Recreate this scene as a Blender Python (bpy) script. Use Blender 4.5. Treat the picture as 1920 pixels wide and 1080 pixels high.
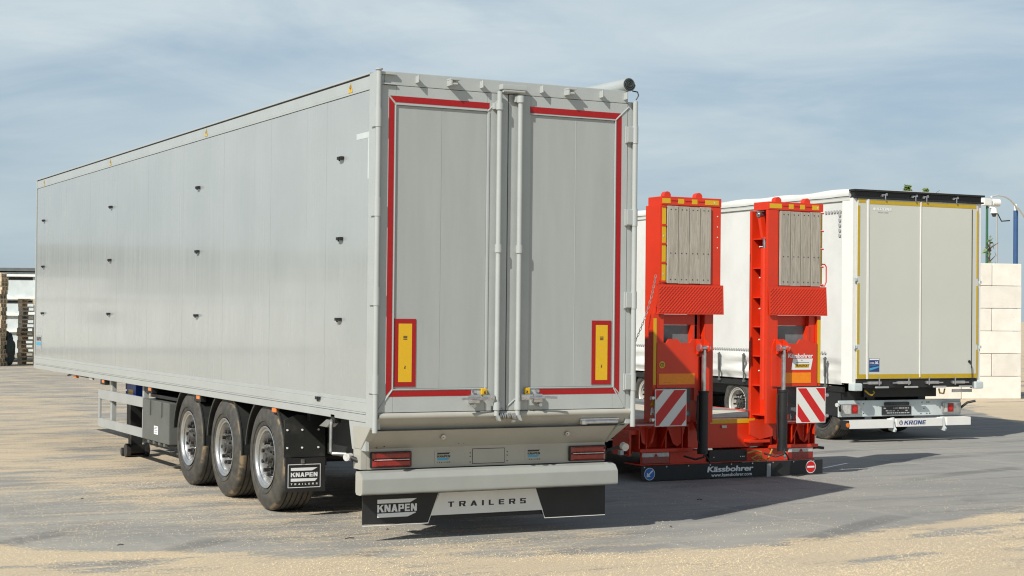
import bpy, bmesh, math, random
from mathutils import Vector, Matrix, noise
R = math.radians
random.seed(7)
scene = bpy.context.scene
for o in list(bpy.data.objects): bpy.data.objects.remove(o)
C = scene.collection

# ------------------------------------------------------------------ camera
cam_d = bpy.data.cameras.new('camera'); cam = bpy.data.objects.new('camera', cam_d); C.objects.link(cam)
cam_d.sensor_width = 36; cam_d.lens = 3117.76 / 1920 * 36
cam_d.clip_start = .1; cam_d.clip_end = 3000
rx = Vector((0.88752, -0.46066, 0.01049)); up = Vector((-0.01648, -0.00898, 0.99982)); fw = Vector((0.46048, 0.88753, 0.01556))
m = Matrix((rx, up, -fw)).transposed().to_4x4(); m.translation = Vector((-5.39092, -12.90572, 1.96382))
cam.matrix_world = m
scene.camera = cam

# ------------------------------------------------------------------ sky, sun, exposure
SUN = Vector((-1.097, -.577, 1.0)).normalized()
w = bpy.data.worlds.new('World'); scene.world = w; w.use_nodes = True
nt = w.node_tree; N = nt.nodes; L = nt.links; N.clear()
out = N.new('ShaderNodeOutputWorld'); bg = N.new('ShaderNodeBackground'); bg.inputs['Strength'].default_value = .075
sky = N.new('ShaderNodeTexSky'); sky.sky_type = 'NISHITA'; sky.sun_disc = False
sky.sun_elevation = math.asin(SUN.z); sky.sun_rotation = math.atan2(SUN.x, SUN.y)
sky.air_density = 1.0; sky.dust_density = 1.0; sky.ozone_density = 1.5
tc = N.new('ShaderNodeTexCoord')
def wmap(scale, rot=(0, 0, 0), loc=(0, 0, 0)):
    mp = N.new('ShaderNodeMapping'); mp.inputs['Scale'].default_value = scale; mp.inputs['Rotation'].default_value = rot
    mp.inputs['Location'].default_value = loc
    L.new(tc.outputs['Generated'], mp.inputs['Vector']); return mp
def wnoise(mp, scale, detail, rough, dist, lo, hi):
    n = N.new('ShaderNodeTexNoise'); n.inputs['Scale'].default_value = scale; n.inputs['Detail'].default_value = detail
    n.inputs['Roughness'].default_value = rough; n.inputs['Distortion'].default_value = dist
    L.new(mp.outputs[0], n.inputs['Vector'])
    r = N.new('ShaderNodeMapRange'); r.interpolation_type = 'SMOOTHSTEP'
    r.inputs['From Min'].default_value = lo; r.inputs['From Max'].default_value = hi
    L.new(n.outputs['Fac'], r.inputs['Value']); return r
def wmath(op, a, b):
    q = N.new('ShaderNodeMath'); q.operation = op
    for i, v in enumerate((a, b)):
        if isinstance(v, (int, float)): q.inputs[i].default_value = v
        else: L.new(v, q.inputs[i])
    return q.outputs[0]
r1 = wnoise(wmap((1.0, 1.0, 3.4), (R(9), R(-7), R(20)), (3.1, 1.7, .4)), 2.9, 10, .56, .7, .36, .66)
r2 = wnoise(wmap((1.3, 1.3, 6.0), (R(-12), R(9), R(35)), (.3, 5.2, 1.1)), 4.5, 9, .58, .8, .40, .74)
f = wmath('ADD', wmath('MULTIPLY', r1.outputs[0], .60), wmath('MULTIPLY', r2.outputs[0], .30))
sz = N.new('ShaderNodeSeparateXYZ'); L.new(tc.outputs['Generated'], sz.inputs[0])
def wramp(v, a, b, c, d):
    r = N.new('ShaderNodeMapRange'); r.interpolation_type = 'SMOOTHSTEP'; L.new(v, r.inputs['Value'])
    for k, q in zip(('From Min', 'From Max', 'To Min', 'To Max'), (a, b, c, d)): r.inputs[k].default_value = q
    return r.outputs[0]
thin = wramp(sz.outputs[2], .20, .75, 1.0, .30)          # high cloud thins out overhead
f = wmath('MULTIPLY', wmath('ADD', f, .10), thin)
f = wmath('ADD', f, wramp(sz.outputs[2], .0, .12, .35, .0))   # haze towards the horizon
cl = N.new('ShaderNodeMix'); cl.data_type = 'RGBA'; L.new(wramp(sz.outputs[2], .0, .16, 0, 1), cl.inputs['Factor'])
cl.inputs['A'].default_value = (5.6, 6.85, 7.5, 1); cl.inputs['B'].default_value = (7.7, 8.8, 9.3, 1)
mx = N.new('ShaderNodeMix'); mx.data_type = 'RGBA'
f = wmath('MINIMUM', f, 1.0); L.new(f, mx.inputs['Factor'])
veil = N.new('ShaderNodeMix'); veil.data_type = 'RGBA'; L.new(wramp(sz.outputs[2], .15, .7, .62, .12), veil.inputs['Factor'])   # pale blue air, thinner overhead
L.new(sky.outputs[0], veil.inputs['A']); veil.inputs['B'].default_value = (4.3, 6.1, 7.9, 1); L.new(veil.outputs['Result'], mx.inputs['A'])
L.new(cl.outputs['Result'], mx.inputs['B'])
L.new(mx.outputs['Result'], bg.inputs['Color']); L.new(bg.outputs[0], out.inputs['Surface'])

sd = bpy.data.lights.new('sun', 'SUN'); sd.energy = 5.0; sd.angle = R(.55); sd.color = (1.0, .965, .885)
so = bpy.data.objects.new('sun', sd); C.objects.link(so)
so.rotation_euler = SUN.to_track_quat('Z', 'Y').to_euler(); so.location = (-30, -20, 30)
vs = scene.view_settings; vs.view_transform = 'Standard'; vs.look = 'None'; vs.exposure = 0.12; vs.gamma = 1; vs.use_curve_mapping = False
scene.cycles.filter_width = 1.15
scene.render.resolution_x = 1024; scene.render.resolution_y = 576

# ------------------------------------------------------------------ materials
class NT:
    def __init__(s, t): s.t = t
    def n(s, kind, **kw):
        q = s.t.nodes.new(kind)
        for k, v in kw.items():
            if hasattr(q, k): setattr(q, k, v)
        return q
    def put(s, sock, v):
        if isinstance(v, bpy.types.NodeSocket): s.t.links.new(v, sock)
        elif isinstance(v, (tuple, list)) and len(v) == 3 and sock.type == 'RGBA': sock.default_value = (*v, 1)
        else: sock.default_value = v
    def math(s, op, a, b=0.0, c=0.0, clamp=False):
        q = s.n('ShaderNodeMath', operation=op, use_clamp=clamp)
        s.put(q.inputs[0], a); s.put(q.inputs[1], b); s.put(q.inputs[2], c); return q.outputs[0]
    def mix(s, f, a, b):
        q = s.n('ShaderNodeMix', data_type='RGBA'); s.put(q.inputs['Factor'], f); s.put(q.inputs['A'], a); s.put(q.inputs['B'], b); return q.outputs['Result']
    def ramp(s, v, lo, hi, a=0.0, b=1.0):
        q = s.n('ShaderNodeMapRange', interpolation_type='SMOOTHSTEP'); s.put(q.inputs['Value'], v)
        q.inputs['From Min'].default_value = lo; q.inputs['From Max'].default_value = hi
        q.inputs['To Min'].default_value = a; q.inputs['To Max'].default_value = b; return q.outputs[0]
    def map(s, scale=(1, 1, 1), rot=(0, 0, 0), loc=(0, 0, 0)):
        t = s.n('ShaderNodeTexCoord'); q = s.n('ShaderNodeMapping')
        q.inputs['Scale'].default_value = scale; q.inputs['Rotation'].default_value = rot; q.inputs['Location'].default_value = loc
        s.t.links.new(t.outputs['Object'], q.inputs['Vector']); return q.outputs[0]
    def noise(s, vec, scale, detail=4, rough=.55, dist=0.0):
        q = s.n('ShaderNodeTexNoise'); s.put(q.inputs['Vector'], vec)
        q.inputs['Scale'].default_value = scale; q.inputs['Detail'].default_value = detail
        q.inputs['Roughness'].default_value = rough; q.inputs['Distortion'].default_value = dist; return q.outputs['Fac']
    def bump(s, h, strength, dist=.01):
        q = s.n('ShaderNodeBump'); q.inputs['Strength'].default_value = strength; q.inputs['Distance'].default_value = dist
        s.put(q.inputs['Height'], h); return q.outputs[0]

def newmat(name):
    mt = bpy.data.materials.new(name); mt.use_nodes = True
    t = mt.node_tree; b = t.nodes['Principled BSDF']; return mt, NT(t), b

def mat(name, col, rough=.5, metal=0.0, coat=0.0, vary=.12, vscale=3.0, dirt=0.0, dirtcol=(.30, .25, .17), dscale=2.5, bump=0.0, bscale=60, stretch=(1, 1, 1), spec=.5, per=0.0):
    mt, T, b = newmat(name)
    v = T.map(stretch)
    n = T.noise(v, vscale, 6, .6)
    base = T.mix(T.ramp(n, .25, .75), tuple(c * (1 - vary) for c in col), tuple(min(1, c * (1 + vary)) for c in col))
    if per:
        oi = T.n('ShaderNodeObjectInfo')
        k = T.math('MULTIPLY_ADD', oi.outputs['Random'], 2 * per, 1 - per)
        hv = T.n('ShaderNodeHueSaturation'); T.put(hv.inputs['Color'], base); T.put(hv.inputs['Value'], k); base = hv.outputs[0]
    if dirt:
        d = T.noise(T.map(), dscale, 8, .68, .4)
        dm = T.ramp(d, .60 - .25 * dirt, .78, 0, dirt)
        base = T.mix(dm, base, dirtcol)
        T.put(b.inputs['Roughness'], T.math('ADD', T.math('MULTIPLY', dm, .5), T.math('MULTIPLY_ADD', n, .12, rough - .06), clamp=True))
    else:
        T.put(b.inputs['Roughness'], T.math('MULTIPLY_ADD', n, .12, max(.02, rough - .06), clamp=True))
    T.put(b.inputs['Base Color'], base)
    b.inputs['Metallic'].default_value = metal; b.inputs['Coat Weight'].default_value = coat
    b.inputs['Coat Roughness'].default_value = .08; b.inputs['Specular IOR Level'].default_value = spec
    if bump: T.put(b.inputs['Normal'], T.bump(T.noise(v, bscale, 4, .6), bump, .004))
    return mt

GREY = mat('grey_paint', (.365, .388, .38), .32, vary=.04, coat=.25, bump=.05, bscale=9)
GREYD = mat('grey_door_panel', (.325, .345, .335), .34, vary=.05, vscale=1.2, stretch=(5, 1, .5), dirt=.16, dirtcol=(.26, .25, .21), dscale=.9, bump=.04, bscale=6)
GREYL = mat('grey_lower_paint', (.37, .36, .315), .36, vary=.05, coat=.2, dirt=.25, dirtcol=(.36, .31, .22), dscale=1.4)
STEEL = mat('galvanised_steel', (.42, .42, .41), .38, metal=.75, vary=.18, vscale=14)
ZINC = mat('zinc_plated_metal', (.55, .55, .56), .3, metal=.9, vary=.15, vscale=20)
GUARDG = mat('grey_side_guard_paint', (.33, .34, .33), .45, vary=.06, dirt=.2)
BLACK = mat('black_chassis_paint', (.012, .013, .013), .5, vary=.3, dirt=.3, dirtcol=(.07, .06, .045))
PLASTIC = mat('black_mudguard_plastic', (.022, .023, .022), .42, vary=.2, dirt=.35, dirtcol=(.10, .09, .07), dscale=5)
BUMP = mat('grey_bumper_paint', (.29, .30, .28), .36, vary=.05, coat=.2, dirt=.25, dirtcol=(.33, .29, .21), dscale=1.2)
BOXP = mat('dark_grey_box_plastic', (.105, .11, .10), .55, vary=.1, bump=.3, bscale=220)
RUBBER = mat('black_rubber', (.015, .015, .015), .6, vary=.3, dirt=.2, dirtcol=(.06, .055, .04))
RED = mat('orange_red_paint', (.60, .030, .005), .42, vary=.06, coat=.12, dirt=.12, dirtcol=(.25, .06, .03), dscale=7)
TAPER = mat('red_reflective_tape', (.30, .002, .003), .4, vary=.08, vscale=30)
TAPEY = mat('yellow_reflective_tape', (.62, .37, .01), .35, vary=.03, vscale=40)
TAPEG = mat('golden_contour_tape', (.46, .31, .015), .35, vary=.05, vscale=14)
ORANGE = mat('orange_reflector', (.85, .24, .004), .3, vary=.08, vscale=40)
WHITE = mat('white_paint', (.72, .71, .67), .35, vary=.04, coat=.2, dirt=.12, dirtcol=(.45, .42, .34))
PRINTW = mat('white_print', (.74, .75, .74), .5, vary=.05)
PRINTK = mat('black_print', (.02, .02, .02), .5, vary=.1)
PRINTB = mat('blue_print', (.02, .045, .17), .5, vary=.1)
PRINTC = mat('cyan_print', (.06, .32, .50), .5, vary=.1)
PRINTG = mat('grey_print', (.33, .33, .33), .5, vary=.1)
BLUE = mat('blue_sign', (.03, .16, .50), .4, vary=.1)
LENS = mat('red_lamp_lens', (.22, .007, .007), .12, coat=.6, vary=.25, vscale=30)
LENSG = mat('clear_lamp_lens', (.46, .46, .44), .12, coat=.6, vary=.2, vscale=30)
AMBER = mat('amber_lamp_lens', (.72, .17, .01), .2, coat=.5, vary=.15, vscale=30)
ALU = mat('polished_wheel_rim', (.50, .50, .49), .30, metal=.8, vary=.12, vscale=8, dirt=.25, dirtcol=(.35, .31, .25), dscale=9)
RIMW = mat('silver_painted_rim', (.55, .53, .49), .4, metal=.3, vary=.08)
HUB = mat('black_hub', (.02, .02, .02), .4, vary=.3, vscale=30)
TARPR = mat('grey_white_roof_tarp', (.62, .63, .62), .5, vary=.05, bump=.3, bscale=12)
DOORW = mat('pale_grey_door_panel', (.53, .535, .48), .4, vary=.03, vscale=.7)
GLASSD = mat('dark_window', (.05, .06, .06), .15, vary=.2)
GREYCONT = mat('pale_grey_container_paint', (.50, .55, .55), .5, vary=.08, dirt=.3, dirtcol=(.3, .28, .24), dscale=1)
POLEB = mat('blue_pole_paint', (.03, .08, .19), .4, vary=.1)
POLEG = mat('green_pole_paint', (.03, .11, .06), .4, vary=.1)
LEAF = mat('green_leaf', (.13, .19, .05), .6, vary=.35, vscale=3)
BARK = mat('brown_bark', (.10, .075, .05), .9, vary=.3, vscale=8, bump=.5, bscale=20)
SHED = mat('grey_cladding', (.20, .215, .20), .55, vary=.06, vscale=.3, per=.12)
SHEDT = mat('dark_roof_edge', (.10, .11, .11), .5)
BLUECASE = mat('blue_casing', (.015, .06, .35), .4, vary=.15)
GREYPL = mat('grey_deck_plate', (.14, .155, .16), .5, vary=.2, vscale=8)

def side_material():
    mt, T, b = newmat('glossy_grey_side_panel')
    v = T.map((1, 1, 1))
    # extruded aluminium planks: very slight vertical waviness along the length
    wv = T.noise(T.map((1, 1, .05)), 7.0, 3, .55)
    wv2 = T.noise(T.map((1, 1, .03)), 24.0, 2, .5)
    broad = T.noise(T.map((1, 1, .35)), .9, 3, .5)
    n = T.noise(v, 1.1, 4, .5)
    T.put(b.inputs['Base Color'], T.mix(T.ramp(n, .3, .7), (.315, .336, .332), (.340, .361, .357)))
    b.inputs['Metallic'].default_value = 0.0
    T.put(b.inputs['Roughness'], T.math('MULTIPLY_ADD', T.noise(T.map((1, 1, .2)), 2.2, 5, .6), .10, T.math('MULTIPLY_ADD', T.ramp(T.noise(T.map((1, 1, .02)), 21.0, 3, .6), .38, .62), .13, .085)))
    b.inputs['Coat Weight'].default_value = .4; b.inputs['Coat Roughness'].default_value = .06
    h = T.math('ADD', T.math('MULTIPLY', wv, .8), T.math('MULTIPLY', wv2, .22))
    h = T.math('ADD', h, T.math('MULTIPLY', broad, 2.2))
    T.put(b.inputs['Normal'], T.bump(h, .5, .0045)); return mt
SIDE = side_material()

def tyre_material():
    mt, T, b = newmat('muddy_tyre_rubber')
    t = T.n('ShaderNodeTexCoord'); sx = T.n('ShaderNodeSeparateXYZ'); T.put(sx.inputs[0], t.outputs['Object'])
    x, y, z = sx.outputs
    rad = T.math('SQRT', T.math('ADD', T.math('MULTIPLY', y, y), T.math('MULTIPLY', z, z)))
    # mud caught on the outer shoulder, patchy round the tyre
    sh = T.math('MULTIPLY', T.ramp(rad, .475, .505), T.ramp(x, .10, .045))
    oi = T.n('ShaderNodeObjectInfo')
    ov = T.n('ShaderNodeVectorMath', operation='ADD'); T.put(ov.inputs[0], t.outputs['Object'])
    cb = T.n('ShaderNodeCombineXYZ'); T.put(cb.inputs[0], T.math('MULTIPLY', oi.outputs['Random'], 9.0)); T.put(ov.inputs[1], cb.outputs[0])
    p = T.noise(ov.outputs[0], 4.5, 7, .65, .5)
    mud = T.math('MULTIPLY', sh, T.ramp(p, .47, .60), clamp=True)
    side = T.math('MULTIPLY', T.ramp(T.noise(ov.outputs[0], 2.3, 8, .7, .8), .56, .68), .35)
    dust = T.ramp(T.noise(ov.outputs[0], 14, 6, .6), .3, .8)
    base = T.mix(dust, (.040, .038, .034), (.082, .076, .063))
    base = T.mix(side, base, (.15, .125, .085))
    base = T.mix(T.math('MULTIPLY', mud, .75), base, (.27, .19, .105))
    T.put(b.inputs['Base Color'], base); b.inputs['Roughness'].default_value = .62
    bead = T.math('SINE', T.math('MULTIPLY', rad, 620))
    T.put(b.inputs['Normal'], T.bump(T.math('ADD', T.math('MULTIPLY', bead, .15), T.noise(ov.outputs[0], 60, 4, .6)), .4, .004))
    return mt
TYRE = tyre_material()

def wood_material(name, a, bb, scale=(14, 14, .8), rough=.8, per=.18):
    mt, T, b = newmat(name)
    oi = T.n('ShaderNodeObjectInfo')
    v = T.n('ShaderNodeVectorMath', operation='ADD'); T.put(v.inputs[0], T.map(scale))
    cb = T.n('ShaderNodeCombineXYZ'); T.put(cb.inputs[0], T.math('MULTIPLY', oi.outputs['Random'], 31.0)); T.put(cb.inputs[2], T.math('MULTIPLY', oi.outputs['Random'], 7.0)); T.put(v.inputs[1], cb.outputs[0])
    n = T.noise(v.outputs[0], 3.0, 7, .65, 1.2)
    base = T.mix(T.ramp(n, .32, .68), a, bb)
    k = T.math('MULTIPLY_ADD', oi.outputs['Random'], 2 * per, 1 - per)
    hv = T.n('ShaderNodeHueSaturation'); T.put(hv.inputs['Color'], base); T.put(hv.inputs['Value'], k)
    T.put(b.inputs['Base Color'], hv.outputs[0]); b.inputs['Roughness'].default_value = rough
    T.put(b.inputs['Normal'], T.bump(n, .22, .002)); return mt
WOOD = wood_material('weathered_grey_plank', (.26, .235, .19), (.44, .405, .345), (30, 30, 1.2), per=.08)
DECKW = wood_material('pale_deck_board', (.42, .37, .29), (.60, .54, .44), (14, .8, 14), per=.1)
PALLET = wood_material('pallet_wood', (.34, .26, .165), (.64, .51, .35), (2, 8, 8), per=.35)
PALLETO = wood_material('pale_pallet_wood', (.34, .30, .24), (.55, .49, .40), (2, 8, 8), per=.3)

def curtain_material():
    mt, T, b = newmat('white_curtain_tarpaulin')
    n = T.noise(T.map(), 1.4, 5, .55)
    T.put(b.inputs['Base Color'], T.mix(T.ramp(n, .3, .7), (.56, .56, .53), (.63, .63, .60)))
    T.put(b.inputs['Roughness'], T.math('MULTIPLY_ADD', n, .15, .38))
    T.put(b.inputs['Normal'], T.bump(T.noise(T.map((1, 1, .4)), 5, 5, .6), .25, .02)); return mt
CURT = curtain_material()

def concrete_material():
    mt, T, b = newmat('pale_concrete_block')
    oi = T.n('ShaderNodeObjectInfo')
    n = T.noise(T.map(), 2.2, 8, .65, .4); p = T.noise(T.map(), 38, 3, .5)
    base = T.mix(T.ramp(n, .35, .75), (.74, .70, .63), (.65, .61, .54))
    base = T.mix(T.math('MULTIPLY', T.ramp(p, .68, .75), .5), base, (.30, .28, .24))
    hv = T.n('ShaderNodeHueSaturation'); T.put(hv.inputs['Color'], base); T.put(hv.inputs['Value'], T.math('MULTIPLY_ADD', oi.outputs['Random'], .14, .93))
    T.put(b.inputs['Base Color'], hv.outputs[0]); b.inputs['Roughness'].default_value = .85
    T.put(b.inputs['Normal'], T.bump(T.math('ADD', n, T.math('MULTIPLY', p, .3)), .4, .01)); return mt
CONC = concrete_material()

def ground_material():
    mt, T, b = newmat('asphalt_with_scattered_grain')
    t = T.n('ShaderNodeTexCoord'); sx = T.n('ShaderNodeSeparateXYZ'); T.put(sx.inputs[0], t.outputs['Object'])
    x, y = sx.outputs[0], sx.outputs[1]
    P = t.outputs['Object']
    big = T.noise(P, .35, 4, .55, .3)
    # where the grain lies thick: a bank along the near edge ...
    dx = T.math('SUBTRACT', x, 2.6); q = T.math('MULTIPLY', dx, dx)
    cl = T.math('MULTIPLY_ADD', T.math('LESS_THAN', dx, 0), .03, .052)
    edge = T.math('SUBTRACT', T.math('MULTIPLY', q, cl), 1.12)
    wob = T.math('MULTIPLY_ADD', T.noise(P, 1.1, 5, .6), .9, -.45)
    A = T.ramp(T.math('ADD', T.math('SUBTRACT', edge, y), wob), -.42, .26)
    lane = T.ramp(T.noise(T.map((.35, 1, 1), (0, 0, R(-32))), 1.3, 3, .5), .54, .64, 1.0, .45)
    A = T.math('MULTIPLY', A, lane)
    # ... a swept left side, thinner further off, and the far yard
    Bx = T.ramp(x, 3.6, 1.6)
    By = T.ramp(y, .6, 6.0, .56, .74)
    trk = T.math('MULTIPLY', T.ramp(T.math('MULTIPLY_ADD', y, .10, x), -.2, -1.3), T.ramp(y, 9.5, 6.5))
    B = T.math('MULTIPLY', Bx, T.math('MULTIPLY_ADD', trk, -.26, By))
    F = T.ramp(y, 11, 22, .12, .62)
    D = T.math('MAXIMUM', T.math('MAXIMUM', A, B), F)
    patch = T.noise(T.map((.55, 1.25, 1), (0, 0, R(-12))), 1.15, 9, .66, .25)
    fine = T.noise(P, 30, 5, .75)
    streak = T.noise(T.map((.5, 2.2, 1), (0, 0, R(14))), 2.6, 6, .7)
    s = T.math('ADD', T.math('MULTIPLY', patch, .62), T.math('MULTIPLY', streak, .38))
    thr = T.math('MULTIPLY_ADD', D, -.325, .70)
    e = T.math('SUBTRACT', T.math('ADD', s, T.math('MULTIPLY_ADD', fine, .66, -.33)), thr)
    mask = T.ramp(e, -.05, .08)
    grains = T.math('MULTIPLY_ADD', T.ramp(T.noise(P, 130, 2, .6), .30, .70), .55, T.math('MULTIPLY', T.ramp(T.noise(P, 42, 3, .75), .34, .66), .45))
    sparse = T.math('MULTIPLY', T.ramp(T.noise(P, 70, 2, .5), .665, .70), T.math('MULTIPLY_ADD', D, .75, .05))
    mask = T.math('MAXIMUM', mask, sparse)
    # asphalt: dusty grey with aggregate, wear lanes and tyre arcs
    agg = T.math('MULTIPLY_ADD', T.noise(P, 210, 2, .7), .6, T.math('MULTIPLY', T.noise(P, 38, 4, .7), .4))
    a0 = T.mix(T.ramp(agg, .3, .7), (.170, .166, .155), (.300, .292, .270))
    dust = T.ramp(T.noise(T.map((.5, 1.6, 1), (0, 0, R(20))), .8, 8, .62, .6), .32, .72)
    a1 = T.mix(T.math('MULTIPLY', dust, T.ramp(x, 6.5, 1.0, .38, .62)), a0, (.385, .362, .31))
    wv = T.n('ShaderNodeTexWave', wave_type='RINGS', rings_direction='Z'); T.put(wv.inputs['Vector'], T.map((1, 1, 1), (0, 0, 0), (-16, 19, 0)))
    wv.inputs['Scale'].default_value = .21; wv.inputs['Distortion'].default_value = 1.2; wv.inputs['Detail'].default_value = 2; wv.inputs['Detail Scale'].default_value = .6
    arc = T.math('MULTIPLY', T.ramp(wv.outputs['Fac'], .86, .98), T.ramp(big, .42, .60))
    a2 = T.mix(T.math('MULTIPLY', arc, .50), a1, (.10, .10, .10))
    lt = T.math('MULTIPLY', T.ramp(T.noise(T.map((.12, 2.6, 1), (0, 0, R(-24))), 1.7, 5, .6, .3), .52, .66), T.ramp(T.noise(P, 9, 5, .7), .3, .6))
    a2 = T.mix(T.math('MULTIPLY', lt, .38), a2, (.105, .104, .10))
    lt2 = T.math('MULTIPLY', T.ramp(T.noise(T.map((2.4, .14, 1), (0, 0, R(12))), 1.5, 5, .6, .2), .55, .66), T.ramp(T.noise(P, 7, 5, .7), .3, .6))
    a2 = T.mix(T.math('MULTIPLY', lt2, .30), a2, (.42, .40, .36))
    g = T.mix(grains, (.37, .285, .185), (.80, .655, .455))
    g = T.mix(T.math('MULTIPLY', T.ramp(big, .45, .7), .25), g, (.62, .49, .32))
    T.put(b.inputs['Base Color'], T.mix(T.math('MULTIPLY', mask, .86), a2, g))
    b.inputs['Roughness'].default_value = .88; b.inputs['Specular IOR Level'].default_value = .3
    h = T.math('ADD', T.math('MULTIPLY', agg, .35), T.math('MULTIPLY', T.math('MULTIPLY', mask, grains), 1.1))
    T.put(b.inputs['Normal'], T.bump(h, .7, .006)); return mt
GROUND = ground_material()
GRAIN = mat('loose_pale_grain', (.74, .60, .39), .8, vary=.35, vscale=60)

# ------------------------------------------------------------------ mesh helpers
class MB:
    def __init__(s): s.bm = bmesh.new()
    def box(s, x0, x1, y0, y1, z0, z1, bev=0.0):
        v = [s.bm.verts.new((x, y, z)) for x in (x0, x1) for y in (y0, y1) for z in (z0, z1)]
        F = [(0, 1, 3, 2), (4, 6, 7, 5), (0, 4, 5, 1), (2, 3, 7, 6), (0, 2, 6, 4), (1, 5, 7, 3)]
        fs = [s.bm.faces.new([v[i] for i in q]) for q in F]
        if bev:
            ed = {e for q in fs for e in q.edges}
            bmesh.ops.bevel(s.bm, geom=list(ed), offset=bev, segments=2, profile=.6, affect='EDGES')
        return s
    def hexa(s, pts, bev=0.0):   # 8 points: bottom ring 4, top ring 4
        v = [s.bm.verts.new(p) for p in pts]
        fs = [s.bm.faces.new([v[i] for i in q]) for q in ((3, 2, 1, 0), (4, 5, 6, 7), (0, 1, 5, 4), (1, 2, 6, 5), (2, 3, 7, 6), (3, 0, 4, 7))]
        if bev: bmesh.ops.bevel(s.bm, geom=list({e for q in fs for e in q.edges}), offset=bev, segments=2, affect='EDGES')
        return s
    def cyl(s, p0, p1, r, n=16, r2=None, cap=True):
        p0, p1 = Vector(p0), Vector(p1); d = (p1 - p0).normalized(); r2 = r if r2 is None else r2
        a = d.orthogonal().normalized(); b = d.cross(a)
        A = [s.bm.verts.new(p0 + (a * math.cos(k * 2 * math.pi / n) + b * math.sin(k * 2 * math.pi / n)) * r) for k in range(n)]
        B = [s.bm.verts.new(p1 + (a * math.cos(k * 2 * math.pi / n) + b * math.sin(k * 2 * math.pi / n)) * r2) for k in range(n)]
        for k in range(n): s.bm.faces.new((A[k], A[(k + 1) % n], B[(k + 1) % n], B[k]))
        if cap: s.bm.faces.new(A[::-1]); s.bm.faces.new(B)
        return s
    def tube(s, pts, r, n=10):
        pts = [Vector(p) for p in pts]; rings = []; ref = None
        for i, p in enumerate(pts):
            d = (pts[min(i + 1, len(pts) - 1)] - pts[max(i - 1, 0)]).normalized()
            if ref is None: ref = d.orthogonal().normalized()
            a = (ref - d * ref.dot(d)).normalized(); b = d.cross(a); ref = a
            rings.append([s.bm.verts.new(p + (a * math.cos(k * 2 * math.pi / n) + b * math.sin(k * 2 * math.pi / n)) * r) for k in range(n)])
        for A, B in zip(rings, rings[1:]):
            for k in range(n): s.bm.faces.new((A[k], A[(k + 1) % n], B[(k + 1) % n], B[k]))
        s.bm.faces.new(rings[0][::-1]); s.bm.faces.new(rings[-1]); return s
    def prism(s, poly, ax, a, b):   # polygon in the plane normal to axis ax, extruded a..b
        def P(u, v, t): return {'x': (t, u, v), 'y': (u, t, v), 'z': (u, v, t)}[ax]
        A = [s.bm.verts.new(P(u, v, a)) for u, v in poly]; B = [s.bm.verts.new(P(u, v, b)) for u, v in poly]
        n = len(poly)
        for k in range(n): s.bm.faces.new((A[k], A[(k + 1) % n], B[(k + 1) % n], B[k]))
        s.bm.faces.new(A[::-1]); s.bm.faces.new(B); return s
    def lathe(s, prof, c=(0, 0, 0), n=48, close=False):   # profile (x, r) turned about the X axis
        rings = []
        for x, r in prof:
            rings.append([s.bm.verts.new((c[0] + x, c[1] + r * math.cos(k * 2 * math.pi / n), c[2] + r * math.sin(k * 2 * math.pi / n))) for k in range(n)])
        for A, B in zip(rings, rings[1:]):
            for k in range(n): s.bm.faces.new((A[k], A[(k + 1) % n], B[(k + 1) % n], B[k]))
        if close: s.bm.faces.new(rings[0]); s.bm.faces.new(rings[-1])
        return s
    def face(s, pts): s.bm.faces.new([s.bm.verts.new(p) for p in pts]); return s
    def build(s, name, mt, parent=None, smooth=True, label=None, split=False):
        bmesh.ops.recalc_face_normals(s.bm, faces=s.bm.faces)
        if split:      # every loose piece becomes an object of its own
            s.bm.faces.ensure_lookup_table(); seen = set(); groups = []
            for f0 in s.bm.faces:
                if f0 in seen: continue
                st, comp = [f0], []; seen.add(f0)
                while st:
                    f_ = st.pop(); comp.append(f_)
                    for v in f_.verts:
                        for g_ in v.link_faces:
                            if g_ not in seen: seen.add(g_); st.append(g_)
                groups.append(comp)
            out = []
            for comp in groups:
                q = MB(); mp = {}
                for f_ in comp:
                    for v in f_.verts:
                        if v not in mp: mp[v] = q.bm.verts.new(v.co)
                    q.bm.faces.new([mp[v] for v in f_.verts])
                out.append(q.build(name, mt, parent, smooth, label))
            s.bm.free(); return out[0]
        me = bpy.data.meshes.new(name); s.bm.to_mesh(me); s.bm.free()
        me.materials.append(mt)
        if smooth:
            me.polygons.foreach_set('use_smooth', [True] * len(me.polygons)); me.set_sharp_from_angle(angle=R(38))
        o = bpy.data.objects.new(name, me); C.objects.link(o); o.parent = parent
        if smooth and len(me.polygons) > 6:
            wn = o.modifiers.new('normals', 'WEIGHTED_NORMAL'); wn.keep_sharp = True; wn.weight = 100
        if label: o['label'] = label
        return o
def B(x0, x1, y0, y1, z0, z1, name, mt, parent=None, bev=.004, label=None):
    return MB().box(x0, x1, y0, y1, z0, z1, bev).build(name, mt, parent, label=label)
def tag(o, label=None, cat=None, group=None, kind=None):
    if label: o['label'] = label
    if cat: o['category'] = cat
    if group: o['group'] = group
    if kind: o['kind'] = kind
    return o
def empty(name, loc=(0, 0, 0), rz=0.0):
    o = bpy.data.objects.new(name, None); C.objects.link(o); o.location = loc; o.rotation_euler = (0, 0, rz); o.empty_display_size = .3; return o
def inst(src, parent=None, loc=None):
    c = src.copy(); C.objects.link(c); c.parent = parent
    if loc is not None: c.location = loc
    return c
def copy_tree(o, parent=None):
    c = o.copy(); C.objects.link(c); c.parent = parent
    for ch in o.children: copy_tree(ch, c)
    return c
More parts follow.
